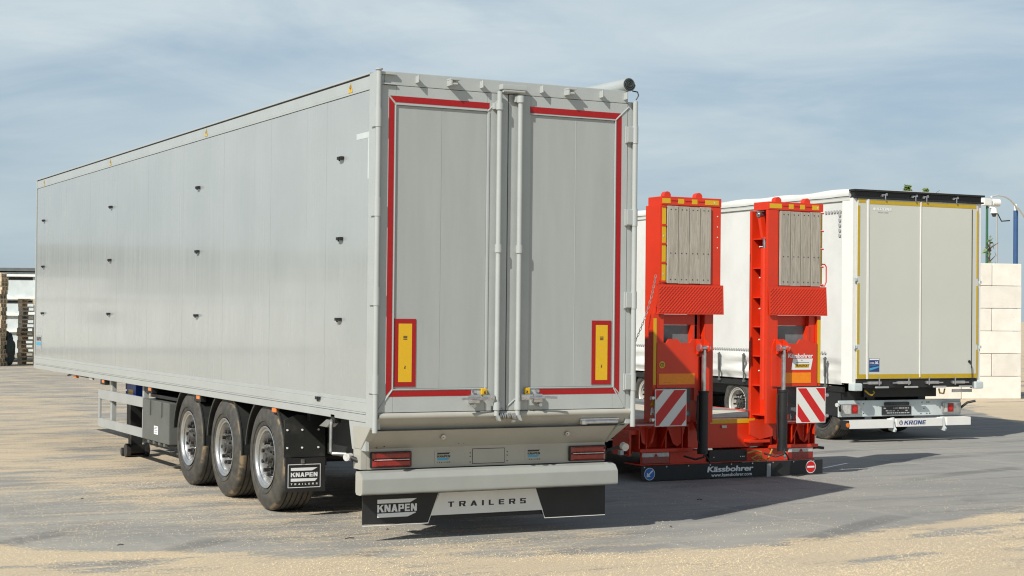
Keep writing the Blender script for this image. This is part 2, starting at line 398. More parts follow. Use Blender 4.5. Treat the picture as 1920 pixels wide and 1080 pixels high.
def text_mesh(s, bold=0.0, spacing=1.0):
    cu = bpy.data.curves.new('lettering', 'FONT'); cu.body = s; cu.size = 1; cu.offset = bold; cu.space_character = spacing; cu.resolution_u = 4
    o = bpy.data.objects.new('lettering', cu); C.objects.link(o)
    bpy.context.view_layer.update()
    me = bpy.data.meshes.new_from_object(o.evaluated_get(bpy.context.evaluated_depsgraph_get()))
    bpy.data.objects.remove(o); bpy.data.curves.remove(cu); return me
def letter(s, u0, u1, z0, z1, d, mt, parent, name='lettering', shear=0.0, face='rear', bold=.0, spacing=1.0):
    """words fitted to the rectangle u0..u1, z0..z1; 'rear' faces -Y at y = d, 'side' faces -X at x = d (u = y, reading towards -Y)"""
    me = text_mesh(s, 0.0, spacing)
    xs = [v.co.x + shear * v.co.y for v in me.vertices]; ys = [v.co.y for v in me.vertices]
    ax, bx, ay, by = min(xs), max(xs), min(ys), max(ys)
    for v in me.vertices:
        x = (v.co.x + shear * v.co.y - ax) / (bx - ax); y = (v.co.y - ay) / (by - ay)
        u = u0 + (u1 - u0) * x; z = z0 + (z1 - z0) * y
        v.co = (u, d, z) if face == 'rear' else (d, u, z)
    if bold:          # heavier strokes: the same print laid down again a hair to each side
        wx = (u1 - u0) / (bx - ax) * bold; wz = (z1 - z0) / (by - ay) * bold
        V = [v.co.copy() for v in me.vertices]; P = [tuple(p.vertices) for p in me.polygons]
        vs_, ps_ = [], []
        for i, (a_, b_) in enumerate(((0, 0), (-1, 0), (1, 0), (0, -.6), (0, .6), (-.7, .5), (.7, -.5), (.7, .5), (-.7, -.5))):
            k = len(vs_); e_ = -.00006 * i
            for c_ in V:
                vs_.append((c_.x + a_ * wx, c_.y + e_, c_.z + b_ * wz) if face == 'rear' else (c_.x + e_, c_.y + a_ * wx, c_.z + b_ * wz))
            ps_ += [tuple(k + q for q in p) for p in P]
        me = bpy.data.meshes.new('lettering'); me.from_pydata(vs_, [], ps_)
    me.materials.clear(); me.materials.append(mt)
    o = bpy.data.objects.new(name, me); C.objects.link(o); o.parent = parent; return o
def flat(polys, d, mt, parent, name, face='rear', label=None):
    bm = MB()
    for p in polys:
        bm.face([(u, d, z) if face == 'rear' else (d, u, z) for u, z in p])
    return bm.build(name, mt, parent, smooth=False, label=label)
def glyph(ch, t):
    # bold grotesque capitals from straight strokes, in a cell 1 high and w wide
    W_ = {'I': t, 'L': .66, 'E': .70, 'T': .78, 'S': .74, 'P': .74, 'K': .84}.get(ch, .82)
    r = lambda a, b, c, d: [(a, c), (b, c), (b, d), (a, d)]
    h = t * .82; m = .5 - h / 2
    k = t * 1.12
    if ch == 'I': q = [r(0, t, 0, 1)]
    elif ch == 'L': q = [r(0, t, 0, 1), r(t, W_, 0, h)]
    elif ch == 'E': q = [r(0, t, 0, 1), r(t, W_, 0, h), r(t, W_ - .05, m, m + h), r(t, W_, 1 - h, 1)]
    elif ch == 'T': q = [r(0, W_, 1 - h, 1), r(W_ / 2 - t / 2, W_ / 2 + t / 2, 0, 1 - h)]
    elif ch == 'P': q = [r(0, t, 0, 1), r(t, W_ - .06, 1 - h, 1), r(t, W_ - .06, .40 - h * .3, .40 + h * .7), [(W_ - t, .46), (W_, .52), (W_, .93), (W_ - .06, 1), (W_ - t, 1)], [(W_ - t, .46), (W_ - .06, .30), (W_, .40), (W_, .55)]]
    elif ch == 'R': q = [r(0, t, 0, 1), r(t, W_ - .06, 1 - h, 1), r(t, W_ - .06, .40 - h * .2, .40 + h * .8), [(W_ - t, .46), (W_, .52), (W_, .93), (W_ - .06, 1), (W_ - t, 1)], [(W_ - k - .02, 0), (W_ + .02, 0), (W_ - .18, .45), (W_ - .18 - k, .45)]]
    elif ch == 'S': q = [r(0, W_ - .04, 0, h), r(.04, W_ - .04, m, m + h), r(.04, W_, 1 - h, 1), r(W_ - t, W_, .05, m + h * .5), r(0, t, m + h * .5, .95), r(0, t, 0, .24), r(W_ - t, W_, .78, 1)]
    elif ch == 'O': q = [r(.05, W_ - .05, 0, h), r(.05, W_ - .05, 1 - h, 1), [(0, .10), (.10, 0), (t, 0), (t, 1), (.10, 1), (0, .90)], [(W_, .10), (W_ - .10, 0), (W_ - t, 0), (W_ - t, 1), (W_ - .10, 1), (W_, .90)]]
    elif ch == 'A': q = [[(-.02, 0), (k - .02, 0), (W_ / 2 + k * .45, 1), (W_ / 2 - k * .5, 1)], [(W_ + .02 - k, 0), (W_ + .02, 0), (W_ / 2 + k * .5, 1), (W_ / 2 - k * .45, 1)], r(.16, W_ - .16, .20, .20 + h)]
    elif ch == 'N': q = [r(0, t, 0, 1), r(W_ - t, W_, 0, 1), [(0, 1), (t * 1.2, 1), (W_, 0), (W_ - t * 1.2, 0)]]
    elif ch == 'K': q = [r(0, t, 0, 1), [(t, .36), (t, .62), (W_ + .04 - t * 1.2, 1), (W_ + .05, 1)], [(W_ + .02 - t * 1.1, 0), (W_ + .07, 0), (t + .30, .70), (t + .10, .50)]]
    else: q = []
    return q, W_
def block(s, u0, u1, z0, z1, d, mt, parent, face='rear', t=.25, gap=.13, shear=0.0):
    polys, x = [], 0.0
    for ch in s:
        q, w_ = glyph(ch, t); polys += [[(x + a, b) for a, b in p] for p in q]; x += w_ + gap
    x -= gap; x += shear
    bm = MB()
    for i, p in enumerate(polys):
        e = -.00005 * (i % 7)
        pts = [(u0 + (u1 - u0) * (a + shear * b) / x, z0 + (z1 - z0) * b) for a, b in p]
        bm.face([(u, d + e, z) if face == 'rear' else (d + e, u, z) for u, z in pts])
    return bm.build('lettering', mt, parent, smooth=False)
def rect(a, b, c, d): return [(a, c), (b, c), (b, d), (a, d)]
def circ(cx, cz, r, n=24, a0=0, a1=360): return [(cx + r * math.cos(R(a0 + (a1 - a0) * k / n)), cz + r * math.sin(R(a0 + (a1 - a0) * k / n))) for k in range(n + (a1 - a0 != 360))]

# ------------------------------------------------------------------ the setting
g = MB().face([(-900, -900, 0), (900, -900, 0), (900, 900, 0), (-900, 900, 0)]).build('ground', GROUND, smooth=False)
tag(g, 'dusty grey asphalt yard strewn with pale grain', kind='structure')

# loose grain lying proud of the asphalt near the camera
def grain_scatter():
    vs, fs = [], []
    rnd = random.Random(3)
    def edge(x):
        dx = x - 2.6; return (.082 if dx < 0 else .052) * dx * dx - 1.12
    cnt = 0
    while cnt < 42000:
        y = -3.6 + rnd.random() ** 1.5 * 9.5; x = -3.6 + rnd.random() * 12.5
        p = .9 if y < edge(x) else (.30 if x < 1.6 else .07)
        p *= max(0, noise.noise((x * .8, y * 1.4, 0)) * 1.5 + .62)
        if rnd.random() > p: continue
        cnt += 1
        a = rnd.random() * 6.283; l = .004 + rnd.random() * .0045; wd = l * .45; h = .0025 + rnd.random() * .002
        ca, sa = math.cos(a), math.sin(a); k = len(vs)
        for u, v, z in ((-l, 0, .0005), (0, -wd, h), (l, 0, .0005), (0, wd, h), (0, 0, h * 1.6)):
            vs.append((x + u * ca - v * sa, y + u * sa + v * ca, z))
        fs += [(k, k + 1, k + 4), (k + 1, k + 2, k + 4), (k + 2, k + 3, k + 4), (k + 3, k, k + 4)]
    me = bpy.data.meshes.new('loose_grain'); me.from_pydata(vs, [], fs); me.materials.append(GRAIN)
    o = bpy.data.objects.new('loose_grain', me); C.objects.link(o)
    tag(o, 'pale loose grain strewn over the grey asphalt in the foreground', 'grain', kind='stuff')
grain_scatter()

ln = MB().face([(7.59, 4.10, .004), (7.62, 4.07, .004), (8.95, 4.86, .004), (8.93, 4.90, .004)]).build('painted_line', PRINTW, smooth=False); tag(ln, 'thin pale line painted on the asphalt right of the low loader', kind='structure')
tw = MB()
for (x_, y_, a_, l_) in ((-.02, .53, .3, .10), (.55, .95, .9, .05), (3.05, .1, 1.3, .05), (-1.9, .9, .4, .06), (4.6, 1.9, 2.2, .06), (-1.4, 4.4, 1.0, .07)):
    tw.tube([(x_, y_, .006), (x_ + l_ * .5 * math.cos(a_), y_ + l_ * .5 * math.sin(a_), .012), (x_ + l_ * math.cos(a_), y_ + l_ * math.sin(a_), .005)], .0045, 5)
tag(tw.build('twig_litter', BARK), 'few small dark twigs lying scattered on the asphalt', 'litter', kind='stuff')

# long grey warehouse, unseen, put in for the trailer's side to reflect
wh = empty('added_warehouse', (-38, 74, 0)); tag(wh, 'long low grey clad warehouse, unseen, put in for the trailer side to reflect', 'added_warehouse')
for k in range(18):
    B(-36 + k * 4 + .02, -32 + k * 4 - .02, 0, .12, 0, 4.7, 'wall_panel', SHED, wh, bev=0)
B(-36.2, 36.2, -.2, .25, 4.7, 5.3, 'roof_edge', SHEDT, wh)
B(-36, 36, .14, 20, 0, 4.69, 'building_body', SHED, wh, bev=0)
for k in range(5):
    d_ = B(-30 + k * 13, -25.5 + k * 13, -.06, -.005, 0, 3.6, 'roller_door', WHITE, wh)

sc_ = empty('added_cabin', (-15.5, 60, 0)); tag(sc_, 'long white site cabin with dark windows, unseen, added for bright streaks mirrored in the trailer side', 'cabin')  # out of view, added to give the side panels a bright reflection
B(-7, 7, 0, 2.5, .30, 2.45, 'cabin_wall', WHITE, sc_, bev=.02); B(-7.1, 7.1, -.1, 2.6, 2.4505, 2.62, 'cabin_roof', PRINTW, sc_, bev=.02)
B(-7, 7, .1, 2.4, .0, .2995, 'plinth', BLACK, sc_, bev=0)
for k in (4,):
    w_ = B(-6.3 + k * 2.2, -4.9 + k * 2.2, -.03, -.003, 1.35, 1.9, 'window', GLASSD, sc_, bev=.01)
    MB().box(-5.63 + k * 2.2, -5.57 + k * 2.2, -.045, -.0305, 1.35, 1.9).build('frame', PRINTW, w_)

# ------------------------------------------------------------------ wheels
def make_wheel_meshes():
    t = MB()
    prof = [(.05, .285), (.02, .302), (.004, .335), (-.004, .375), (-.002, .42), (.010, .465), (.022, .495), (.034, .512), (.048, .521)]
    gx = [.092, .146, .200, .254, .308]
    prof.append((.060, .5235))
    for q in gx:
        prof += [(q - .008, .525), (q - .006, .511), (q + .006, .511), (q + .008, .525)]
    prof += [(.340, .5235), (.352, .521), (.366, .512), (.378, .495), (.390, .465), (.400, .42), (.402, .375), (.396, .335), (.380, .302), (.35, .285)]
    t.lathe(prof, n=72)
    # shallow moulding ring on the sidewall
    t.lathe([(-.0045, .352), (-.0085, .357), (-.0045, .362)], n=72)
    r = MB()
    r.lathe([(.030, .262), (.022, .290), (.014, .303), (.006, .306), (.003, .300), (.010, .290), (.020, .281), (.040, .274), (.060, .262), (.100, .252), (.148, .246), (.160, .236), (.158, .215), (.142, .20), (.128, .19), (.122, .13), (.122, .09)], n=64)
    r.lathe([(.34, .29), (.30, .25), (.17, .248)], n=48)
    h = MB(); cp_ = MB()
    h.cyl((.13, 0, 0), (.06, 0, 0), .112, 28, .098); h.cyl((.06, 0, 0), (.02, 0, 0), .078, 24, .070); h.cyl((.02, 0, 0), (-.0, 0, 0), .042, 8)
    for k in range(10):
        a = R(18 + 36 * k); y, z = .168 * math.cos(a), .168 * math.sin(a)
        cp_.cyl((.13, y, z), (.100, y, z), .026, 10); cp_.cyl((.100, y, z), (.030, y, z), .0195, 10)
    for k in range(8):
        a = R(45 * k); y, z = .093 * math.cos(a), .093 * math.sin(a); h.cyl((.05, y, z), (.030, y, z), .010, 6)
    return t, r, h, cp_
t_, r_, h_, c_ = make_wheel_meshes()
HUBM = mat('dark_steel_hub', (.10, .098, .09), .45, metal=.5, vary=.35, vscale=25, dirt=.4, dirtcol=(.12, .10, .07))
tyre_src = t_.build('tyre', TYRE); rim_src = r_.build('wheel', ALU); hub_src = h_.build('hub', HUBM); nut_src = c_.build('wheel_nuts', HUB); nut_src['kind'] = 'stuff'
def wheel(parent, x, y, z, s=1.0, flip=False, rimmat=None, spin=0.0):
    w_ = rim_src.copy(); C.objects.link(w_); w_.parent = parent; w_.location = (x, y, z)
    w_.scale = (s, s, s); w_.rotation_euler = (spin, 0, math.pi if flip else 0)
    if rimmat:
        w_.data = w_.data.copy(); w_.data.materials[0] = rimmat
    for src in (tyre_src, hub_src, nut_src):
        c = src.copy(); C.objects.link(c); c.parent = w_
    return w_

# ------------------------------------------------------------------ GREY BOX TRAILER (rear left corner at the origin, length along +Y)
gt = empty('box_trailer', (0, 0, 0))
tag(gt, 'tall silver grey walking floor box trailer with two red taped rear doors', 'trailer')
LEN = 13.78
# left side: backing, extruded planks, rails
B(.040, .075, .14, LEN - .04, 1.18, 3.86, 'side_wall_backing', GREY, gt, bev=0)
npan = 27; y0 = .16; pw = (LEN - .05 - y0) / npan
for k in range(npan):
    MB().box(.012 + .0008 * (k % 3 == 1), .038, y0 + k * pw + .0008, y0 + (k + 1) * pw - .0008, 1.232, 3.852, .0012).build('side_panel', SIDE, gt)
rb = MB()
rb.box(.006, .05, .14, LEN, 1.195, 1.232, .004); rb.box(-.002, .05, .14, LEN, 1.115, 1.195, .006)
rb.box(-.006, .05, .14, LEN, 1.100, 1.1145, .004); rb.box(.0, .05, .14, LEN, 1.03, 1.0995, .008)
rb.build('bottom_rail', GREY, gt)
rt = MB(); rt.box(.004, .06, .14, LEN, 3.855, 3.872, .004); rt.box(.010, .06, .14, LEN, 3.8725, 3.972, .006); rt.build('top_rail', GREY, gt)
B(-.002, .055, .14, LEN, 3.984, 4.0, 'roof_tarp_edge', GREY, gt)
B(.012, .055, .14, LEN, 3.9725, 3.9838, 'seal_strip', BLACK, gt, bev=0)
B(.004, .06, LEN + .001, LEN + .05, 1.03, 3.98, 'front_corner_post', GREY, gt)
# the other walls
B(2.50, 2.54, .14, LEN, 1.05, 3.97, 'right_wall', GREY, gt)
B(.06, 2.5, LEN - .04, LEN + .02, 1.05, 3.95, 'front_wall', GREY, gt)
B(.056, 2.499, .14, LEN - .041, 3.93, 3.965, 'roof_tarp', TARPR, gt)
B(.08, 2.499, .16, LEN - .05, 1.05, 1.14, 'floor', BLACK, gt)
# rolled tarp along the right top edge
rl = MB()
ring = []
pts = []
for i in range(40):
    y = -.02 + (LEN + .02) * i / 39
    pts.append((2.47 + .006 * math.sin(i * 1.1), y, 4.055 + .006 * math.sin(i * .7)))
rl.tube(pts, .062, 16); rl.build('rolled_tarp', GREY, gt)
sp = MB()
spts = []
for k in range(60):
    a = k * .32; r = .012 + .0155 * a / 6.283; spts.append((2.47 + r * math.cos(a), -.030, 4.055 + r * math.sin(a)))
sp.tube(spts, .0045, 6); sp.lathe([(0, .001)], n=3) if False else None
sp.cyl((2.47, -.024, 4.055), (2.47, -.021, 4.055), .058, 20); sp.build('roll_end', GLASSD, gt)
MB().tube([(2.50, -.03, 3.998), (2.555, -.03, 3.992), (2.565, -.03, 3.96), (2.54, -.03, 3.92)], .006, 6).build('strap', BLACK, gt)

# side details: clips, warning triangles, sticker
clip = MB(); clip.box(-.030, .012, -.055, .055, -.016, .016, .004); clip.box(-.040, -.029, -.03, .02, -.011, .011, .003); clip.cyl((-.012, .02, -.03), (-.012, .02, -.012), .010, 8)
clip = clip.build('rope_hook', BLACK, gt); clip.scale = (.8, .85, .85); clip.location = (0, .78, 3.32)
for yy, zz in [(5.07, 3.33), (9.0, 3.32), (13.2, 3.33), (.78, 2.61), (5.07, 2.62), (9.02, 2.62), (13.2, 2.62), (.79, 1.9), (5.08, 1.91), (9.04, 1.91), (13.19, 1.9), (1.25, 1.185)]:
    inst(clip, gt, (0, yy, zz))
for yy in (.6, 4.83, 9.1, 13.26):
    s_ = flat([[(yy + .05, 3.877), (yy - .05, 3.877), (yy, 3.966)]], .0068, TAPEY, gt, 'warning_triangle', 'side')
    flat([[(yy + .012, 3.93), (yy - .01, 3.945), (yy - .002, 3.92), (yy - .014, 3.92), (yy + .006, 3.885), (yy + .0, 3.91), (yy + .014, 3.91)]], .0052, PRINTK, s_, 'lightning_mark', 'side')
st = flat([rect(13.70, 13.30, 1.34, 1.56)], .0102, PRINTG, gt, 'side_sticker', 'side')
flat([rect(13.67, 13.33, 1.40, 1.45)], .0092, PRINTC, st, 'blue_stripe', 'side')
block('KNAPEN', 13.66, 13.34, 1.47, 1.53, .0092, PRINTK, st, face='side')
flat([rect(.45, .15, 3.45, 3.50), rect(.19, .155, 3.1, 3.449)], .0105, GREYCONT, gt, 'pale_tape_mark', 'side')

# rear frame
fr = MB()
fr.box(-.004, .075, .0, .138, .98, 3.985, .006)                 # left corner post
fr.box(2.475, 2.545, .0, .138, .98, 3.90, .006)                # right corner post
fr.box(.0755, 2.474, .0, .138, 3.885, 4.0, .008)                 # header
fr.box(.0755, 2.474, .012, .138, 1.06, 1.118, .004)
fr.build('rear_frame', GREY, gt)
sill = MB(); sill.cyl((.045, -.004, 1.088), (2.53, -.004, 1.088), .030, 20)
sill.prism([(-.030, 1.075), (.05, .975), (.13, .975), (.13, 1.075)], 'x', .035, 2.52); sill.build('door_sill', GREYL, gt)
# hinge tubes on both corners
for sx, nm in ((.012, -1), (2.535, 1)):
    tb = MB(); ztop = 4.0 if nm < 0 else 3.905
    tb.cyl((sx, -.028, .955), (sx, -.028, ztop), .0235, 18); tb.build('hinge_tube', GREY, gt)
    for z in (3.60, 2.85, 2.10, 1.36):
        h = MB()
        h.cyl((sx, -.028, z - .078), (sx, -.028, z + .078), .0285, 18)
        if nm > 0: h.box(2.440, 2.530, -.024, -.0045, z - .076, z + .076, .005); h.box(2.452, 2.512, -.040, -.0245, z - .068, z + .068, .005)
        else: h.box(-.019, -.0045, -.03, .06, z - .076, z + .076, .003)
        h.build('hinge', GREY, gt)
cp = MB(); cp.cyl((.012, -.028, 4.0), (.012, -.028, 4.012), .034, 12); cp.box(.0, .17, -.034, -.002, 3.968, 3.990, .003); cp.box(.03, .17, -.026, -.002, 3.885, 3.897, .003); cp.build('corner_bracket', GREY, gt)
# header hooks
hk = MB()
hk.box(-.005, .005, -.05, .0, -.03, .03, .002); hk.cyl((0, -.052, -.028), (0, -.052, .035), .0075, 8)
hk = hk.build('header_hook', GREY, gt); hk.location = (.365, 0, 3.945)
for x in (.975, 1.565, 2.175, 2.43): inst(hk, gt, (x, 0, 3.945))
for x in (.70, 1.85):
    c_ = MB(); c_.box(x - .045, x + .045, -.085, 0, 3.958, 3.972, .003); c_.box(x - .045, x - .030, -.085, 0, 3.91, 3.957, .003); c_.cyl((x - .04, -.07, 3.925), (x + .02, -.07, 3.925), .012, 10)
    c_.build('door_stop', GREY, gt)
lampc = MB(); lampc.box(1.155, 1.40, -.075, .0, 3.915, 3.962, .008); lampc.cyl((1.17, -.055, 3.905), (1.38, -.055, 3.905), .016, 12); lampc.build('top_lamp', GREY, gt)

def door(x0, x1, side):
    """one rear door; side -1 = left, +1 = right (hinged on the outside)"""
    z0, z1 = 1.122, 3.882
    d = empty('rear_door'); d.parent = gt
    if side < 0: px0, px1 = .185, 1.045
    else: px0, px1 = 1.475, 2.335
    pz0, pz1 = 1.322, 3.718
    f_ = MB()
    f_.box(x0, px0 - .002, -.002, .05, z0, z1, .004); f_.box(px1 + .002, x1, -.002, .05, z0, z1, .004)
    f_.box(px0 - .0015, px1 + .0015, -.002, .05, pz1 + .002, z1, .004); f_.box(px0 - .0015, px1 + .0015, -.002, .05, z0, pz0 - .002, .004)
    if side < 0: f_.box(px1 + .006, px1 + .022, -.009, -.0025, pz0, pz1, .003)
    f_.box(px0 - .012, px1 + .012, -.010, -.0025, pz0 - .012, pz0 - .002, .003)
    f_.box(px0 - .012, px1 + .012, -.010, -.0025, pz1 + .002, pz1 + .012, .003)
    if side < 0: f_.box(px0 - .012, px0 - .002, -.010, -.0025, pz0 - .001, pz1 + .001, .003)
    else: f_.box(px1 + .002, px1 + .012, -.010, -.0025, pz0 - .001, pz1 + .001, .003)
    # mitred weld seams in the corners
    cs = [((px0, pz0), (x0 + .005, z0 + .03)), ((px1, pz0), (x1 - .02, z0 + .01)), ((px0, pz1), (px0 - .07, pz1 + .075)) if side < 0 else ((px1, pz1), (x1 + .01, z1 - .03)), ((px1, pz1), (px1 + .1, pz1 + .1)) if side < 0 else ((px1, pz1), (px1 + .05, pz1 + .05))]
    for (a, b_), (c_, e_) in cs: f_.cyl((a, -.004, b_), (c_, -.004, e_), .006, 8)
    fo = f_.build('door_frame', GREY, d)
    # recessed panel in two leaves with a joint
    mid = (px0 + px1) / 2 + (-.0 if side < 0 else .03)
    for a, b_ in ((px0, mid - .0008), (mid + .0008, px1)):
        MB().box(a, b_, .006, .03, pz0, pz1, .0015).build('door_panel', GREYD, d)
    if side > 0: MB().box(mid - .003, mid + .003, .0045, .02, pz0 + .001, pz1 - .001, .002).build('panel_joint', GREY, d)
    # red contour tape
    e = .0028
    if side < 0:
        tp = [[(.118, 3.785), (.168, 3.735), (.168, 1.322), (.118, 1.262)], [(.128, 3.795), (1.065, 3.795), (1.065, 3.742), (.178, 3.742)], [(.130, 1.255), (.178, 1.305), (.915, 1.305), (.915, 1.255)]]
    else:
        tp = [[(1.465, 3.735), (1.465, 3.79), (2.395, 3.79), (2.345, 3.735)], [(2.405, 3.78), (2.355, 3.73), (2.355, 1.315), (2.405, 1.262)], [(1.585, 1.305), (2.350, 1.305), (2.398, 1.255), (1.585, 1.255)]]
    bm = MB()
    for p in tp: bm.prism(p, 'y', -.0026 - .0012, -.0024)
    bm.build('red_tape', TAPER, d, smooth=False, split=True)
    # rear marking plate
    sx0, sx1 = (.192, .392) if side < 0 else (2.118, 2.318)
    pl = MB().box(sx0, sx1, .0, .0055, 1.338, 1.912, .0008).build('marking_plate', TAPER, gt)
    q = flat([rect(sx0 + .038, sx1 - .038, 1.378, 1.872)], -.0015, TAPEY, pl, 'yellow_field')
    cx = (sx0 + sx1) / 2
    flat([rect(cx - .018, cx + .018, 1.75, 1.757), rect(cx - .018, cx + .018, 1.737, 1.744), rect(cx - .018, cx + .018, 1.762, 1.768), rect(cx - .006, cx + .004, 1.49, 1.505), rect(cx - .004, cx + .006, 1.508, 1.515)], -.0027, PRINTK, pl, 'small_print')
    # locking bar with guides
    bx = 1.140 if side < 0 else 1.345; zt = 3.895 if side < 0 else 3.86
    MB().cyl((bx, -.052, 1.08), (bx, -.052, zt), .0225, 18).build('locking_bar', GREY, d)
    gd = MB()
    for z in (2.53, 1.165):
        gd.cyl((bx, -.052, z - .035), (bx, -.052, z + .035), .031, 16); gd.box(bx - .012, bx + .05, -.045, -.003, z - .022, z + .022, .004)
    zt2 = zt - .13 if side < 0 else zt - .02
    gd.cyl((bx, -.052, zt2 - .03), (bx, -.052, zt2 + .03), .033, 16); gd.box(bx - .05, bx - .0, -.048, -.003, zt2 - .025, zt2 + .03, .004)
    gd.build('bar_guide', GREY, d, split=True)
    cm = MB(); cm.hexa([(bx - .018, -.075, 1.085), (bx + .018, -.075, 1.085), (bx + .018, -.035, 1.085), (bx - .018, -.035, 1.085), (bx + .012, -.075, 1.035), (bx + .04, -.075, 1.03), (bx + .04, -.035, 1.03), (bx + .012, -.035, 1.035)], .003)
    cm.build('lock_cam', GREY, d)
    # handle and latch
    s = -1 if side < 0 else 1
    hb = MB()
    hb.box(min(bx + s * .03, bx + s * .14), max(bx + s * .03, bx + s * .14), -.078, -.058, 1.215, 1.262, .004)
    hb.cyl((bx + s * .05, -.09, 1.238), (bx + s * .05, -.06, 1.238), .014, 10)
    hb.tube([(bx + s * .10, -.082, 1.24), (bx + s * .18, -.088, 1.228), (bx + s * .26, -.100, 1.238), (bx + s * .36, -.112, 1.232)], .011, 8)
    hb.build('lock_handle', ZINC, d)
    lt = MB(); lt.box(min(bx + s * .16, bx + s * .25), max(bx + s * .16, bx + s * .25), -.05, -.003, 1.19, 1.265, .008); lt.cyl((bx + s * .22, -.07, 1.17), (bx + s * .22, -.03, 1.17), .016, 10); lt.cyl((bx + s * .205, -.05, 1.29), (bx + s * .205, -.004, 1.29), .012, 10)
    lt.build('latch', ZINC, d)
    ys = MB().box(min(bx + s * .085, bx + s * .135), max(bx + s * .085, bx + s * .135), -.030, -.004, 1.262, 1.318, .006).build('lock_tag', TAPEY, d)
    flat([[(bx + s * .10, 1.30), (bx + s * .115, 1.285), (bx + s * .105, 1.275), (bx + s * .125, 1.27), (bx + s * .095, 1.27)]], -.0312, PRINTK, ys, 'tag_mark')
    return d
door(.050, 1.247, -1); door(1.255, 2.470, 1)
B(1.2475, 1.2545, .02, .05, 1.13, 3.87, 'door_gap_seal', BLACK, gt, bev=0)
ct = MB()
for k in range(6): ct.cyl((1.17 + .022 * k, -.045, 1.078 - .004 * (k % 2)), (1.18 + .022 * k, -.045, 1.078), .026 + .005 * (k % 2), 12)
ct.box(1.295, 1.335, -.06, -.0, 1.045, 1.10, .01); ct.cyl((1.285, -.06, 1.03), (1.315, -.06, 1.03), .014, 10); ct.build('lock_coupling', STEEL, gt)

# lower rear
lp = MB()
lp.prism([(.03, .974), (.235, .80), (.235, .625), (.27, .625), (.27, .974)], 'x', .055, 2.40)
lp.build('lower_rear_panel', GREYL, gt, smooth=False)
B(.06, 2.47, .004, .029, .966, .9745, 'gap_shade_strip', BLACK, gt, bev=0)  # solid black strip painted in as the shaded gap under the sill
sk = MB()   # flared ends of the lower rear
sk.hexa([(-.005, .232, .80), (.0545, .232, .80), (.0545, .40, .80), (-.005, .40, .80), (-.012, .0, 1.0), (.0545, .0, .975), (.0545, .40, .975), (-.012, .40, .99)], .003)
sk.hexa([(2.4005, .232, .80), (2.43, .232, .80), (2.43, .40, .80), (2.4005, .40, .80), (2.4005, .0, .975), (2.545, .0, 1.0), (2.545, .40, .99), (2.4005, .40, .975)], .003)
sk.box(-.005, .054, .236, .40, .625, .7985, .004)
sk.build('end_gusset', GREYL, gt, split=True)
cpn = MB().prism([(.139, 1.028), (.52, 1.028), (.44, .79), (.139, .79)], 'x', .0, .03).build('corner_plate', GREY, gt)
block('KNAPEN', .36, .20, .945, .97, -.0012, PRINTK, cpn, face='side')
flat([[(.36, .875), (.20, .875), (.18, .90), (.36, .90)], [(.36, .975), (.20, .975), (.18, .985), (.36, .985)]], -.0012, PRINTK, cpn, 'printed_bars', 'side')
bp = MB()
prof = [(.086, .450), (.092, .432), (.108, .422), (.135, .418), (.22, .418), (.24, .44), (.24, .60), (.225, .616), (.20, .618), (.150, .606), (.132, .600), (.098, .562), (.088, .548)]
bp.prism(prof, 'x', -.035, 2.455)
bmb = bp.build('rear_bumper', BUMP, gt)
MB().prism([(y_ + .003 * (1 if y_ < .16 else -1), z_) for y_, z_ in prof], 'x', -.048, -.036).build('bumper_end_cap', GREYL, gt)
B(.08, 2.4, .245, .40, .585, .622, 'bumper_bracket', BLACK, gt)
# lamps
for x0 in (.075, 2.015):
    hs = MB().box(x0, x0 + .385, .205, .2345, .638, .775, .014).build('lamp_housing', BLACK, gt)
    for a, c_ in ((.645, .702), (.711, .768)):
        MB().hexa([(x0 + .012, .2045, a), (x0 + .373, .2045, a), (x0 + .373, .2045, c_), (x0 + .012, .2045, c_), (x0 + .040, .186, a + .012), (x0 + .345, .186, a + .012), (x0 + .345, .186, c_ - .010), (x0 + .040, .186, c_ - .010)], .002).build('tail_lamp', LENS, hs, smooth=False)
    MB().box(x0 + .03, x0 + .355, .190, .2043, .7025, .7105, .001).build('lamp_bar', LENSG, hs)
# stickers on the lower panel
for x0 in (.685, 1.575):
    q = MB().box(x0, x0 + .17, .2315, .2345, .645, .765, .0005).build('maker_plate', GREYL, gt)
    block('KNAPEN', x0 + .025, x0 + .150, .708, .728, .2302, PRINTK, q)
    flat([[(x0 + .025, .735), (x0 + .135, .735), (x0 + .15, .75), (x0 + .025, .75)]], .2302, PRINTK, q, 'upper_bar')
    flat([[(x0 + .025, .684), (x0 + .12, .684), (x0 + .15, .704), (x0 + .025, .704)]], .2302, PRINTC, q, 'blue_bar')
    block('TRAILERS', x0 + .025, x0 + .150, .660, .671, .2302, PRINTK, q, gap=.8)
B(1.050, 1.370, .2338, .2347, .643, .777, 'plate_shade_outline', PRINTK, gt, bev=0)  # black sheet paints the dark gap around the number plate
npf = MB()
npf.box(1.055, 1.365, .2325, .2346, .648, .772, .0008); npf.build('blank_number_plate', GREYL, gt)
sc = MB()
for x in (1.03, 1.395):
    for z in (.66, .71, .74): sc.cyl((x, .231, z), (x, .2346, z), .005, 8)
for x, z in ((.13, .81), (.20, .82), (.9, .83), (.95, .83), (1.40, .83)): sc.cyl((x, .20, z), (x, .23, z), .004, 8)
sc.build('rivet', BLACK, gt, split=True)
for x in (.70, 1.925):
    e_ = MB(); e_.cyl((x, .085, .895), (x, .13, .90), .020, 14); e_.cyl((x - .004, .075, .885), (x + .004, .10, .90), .010, 8); e_.build('rope_eye', ZINC, gt)
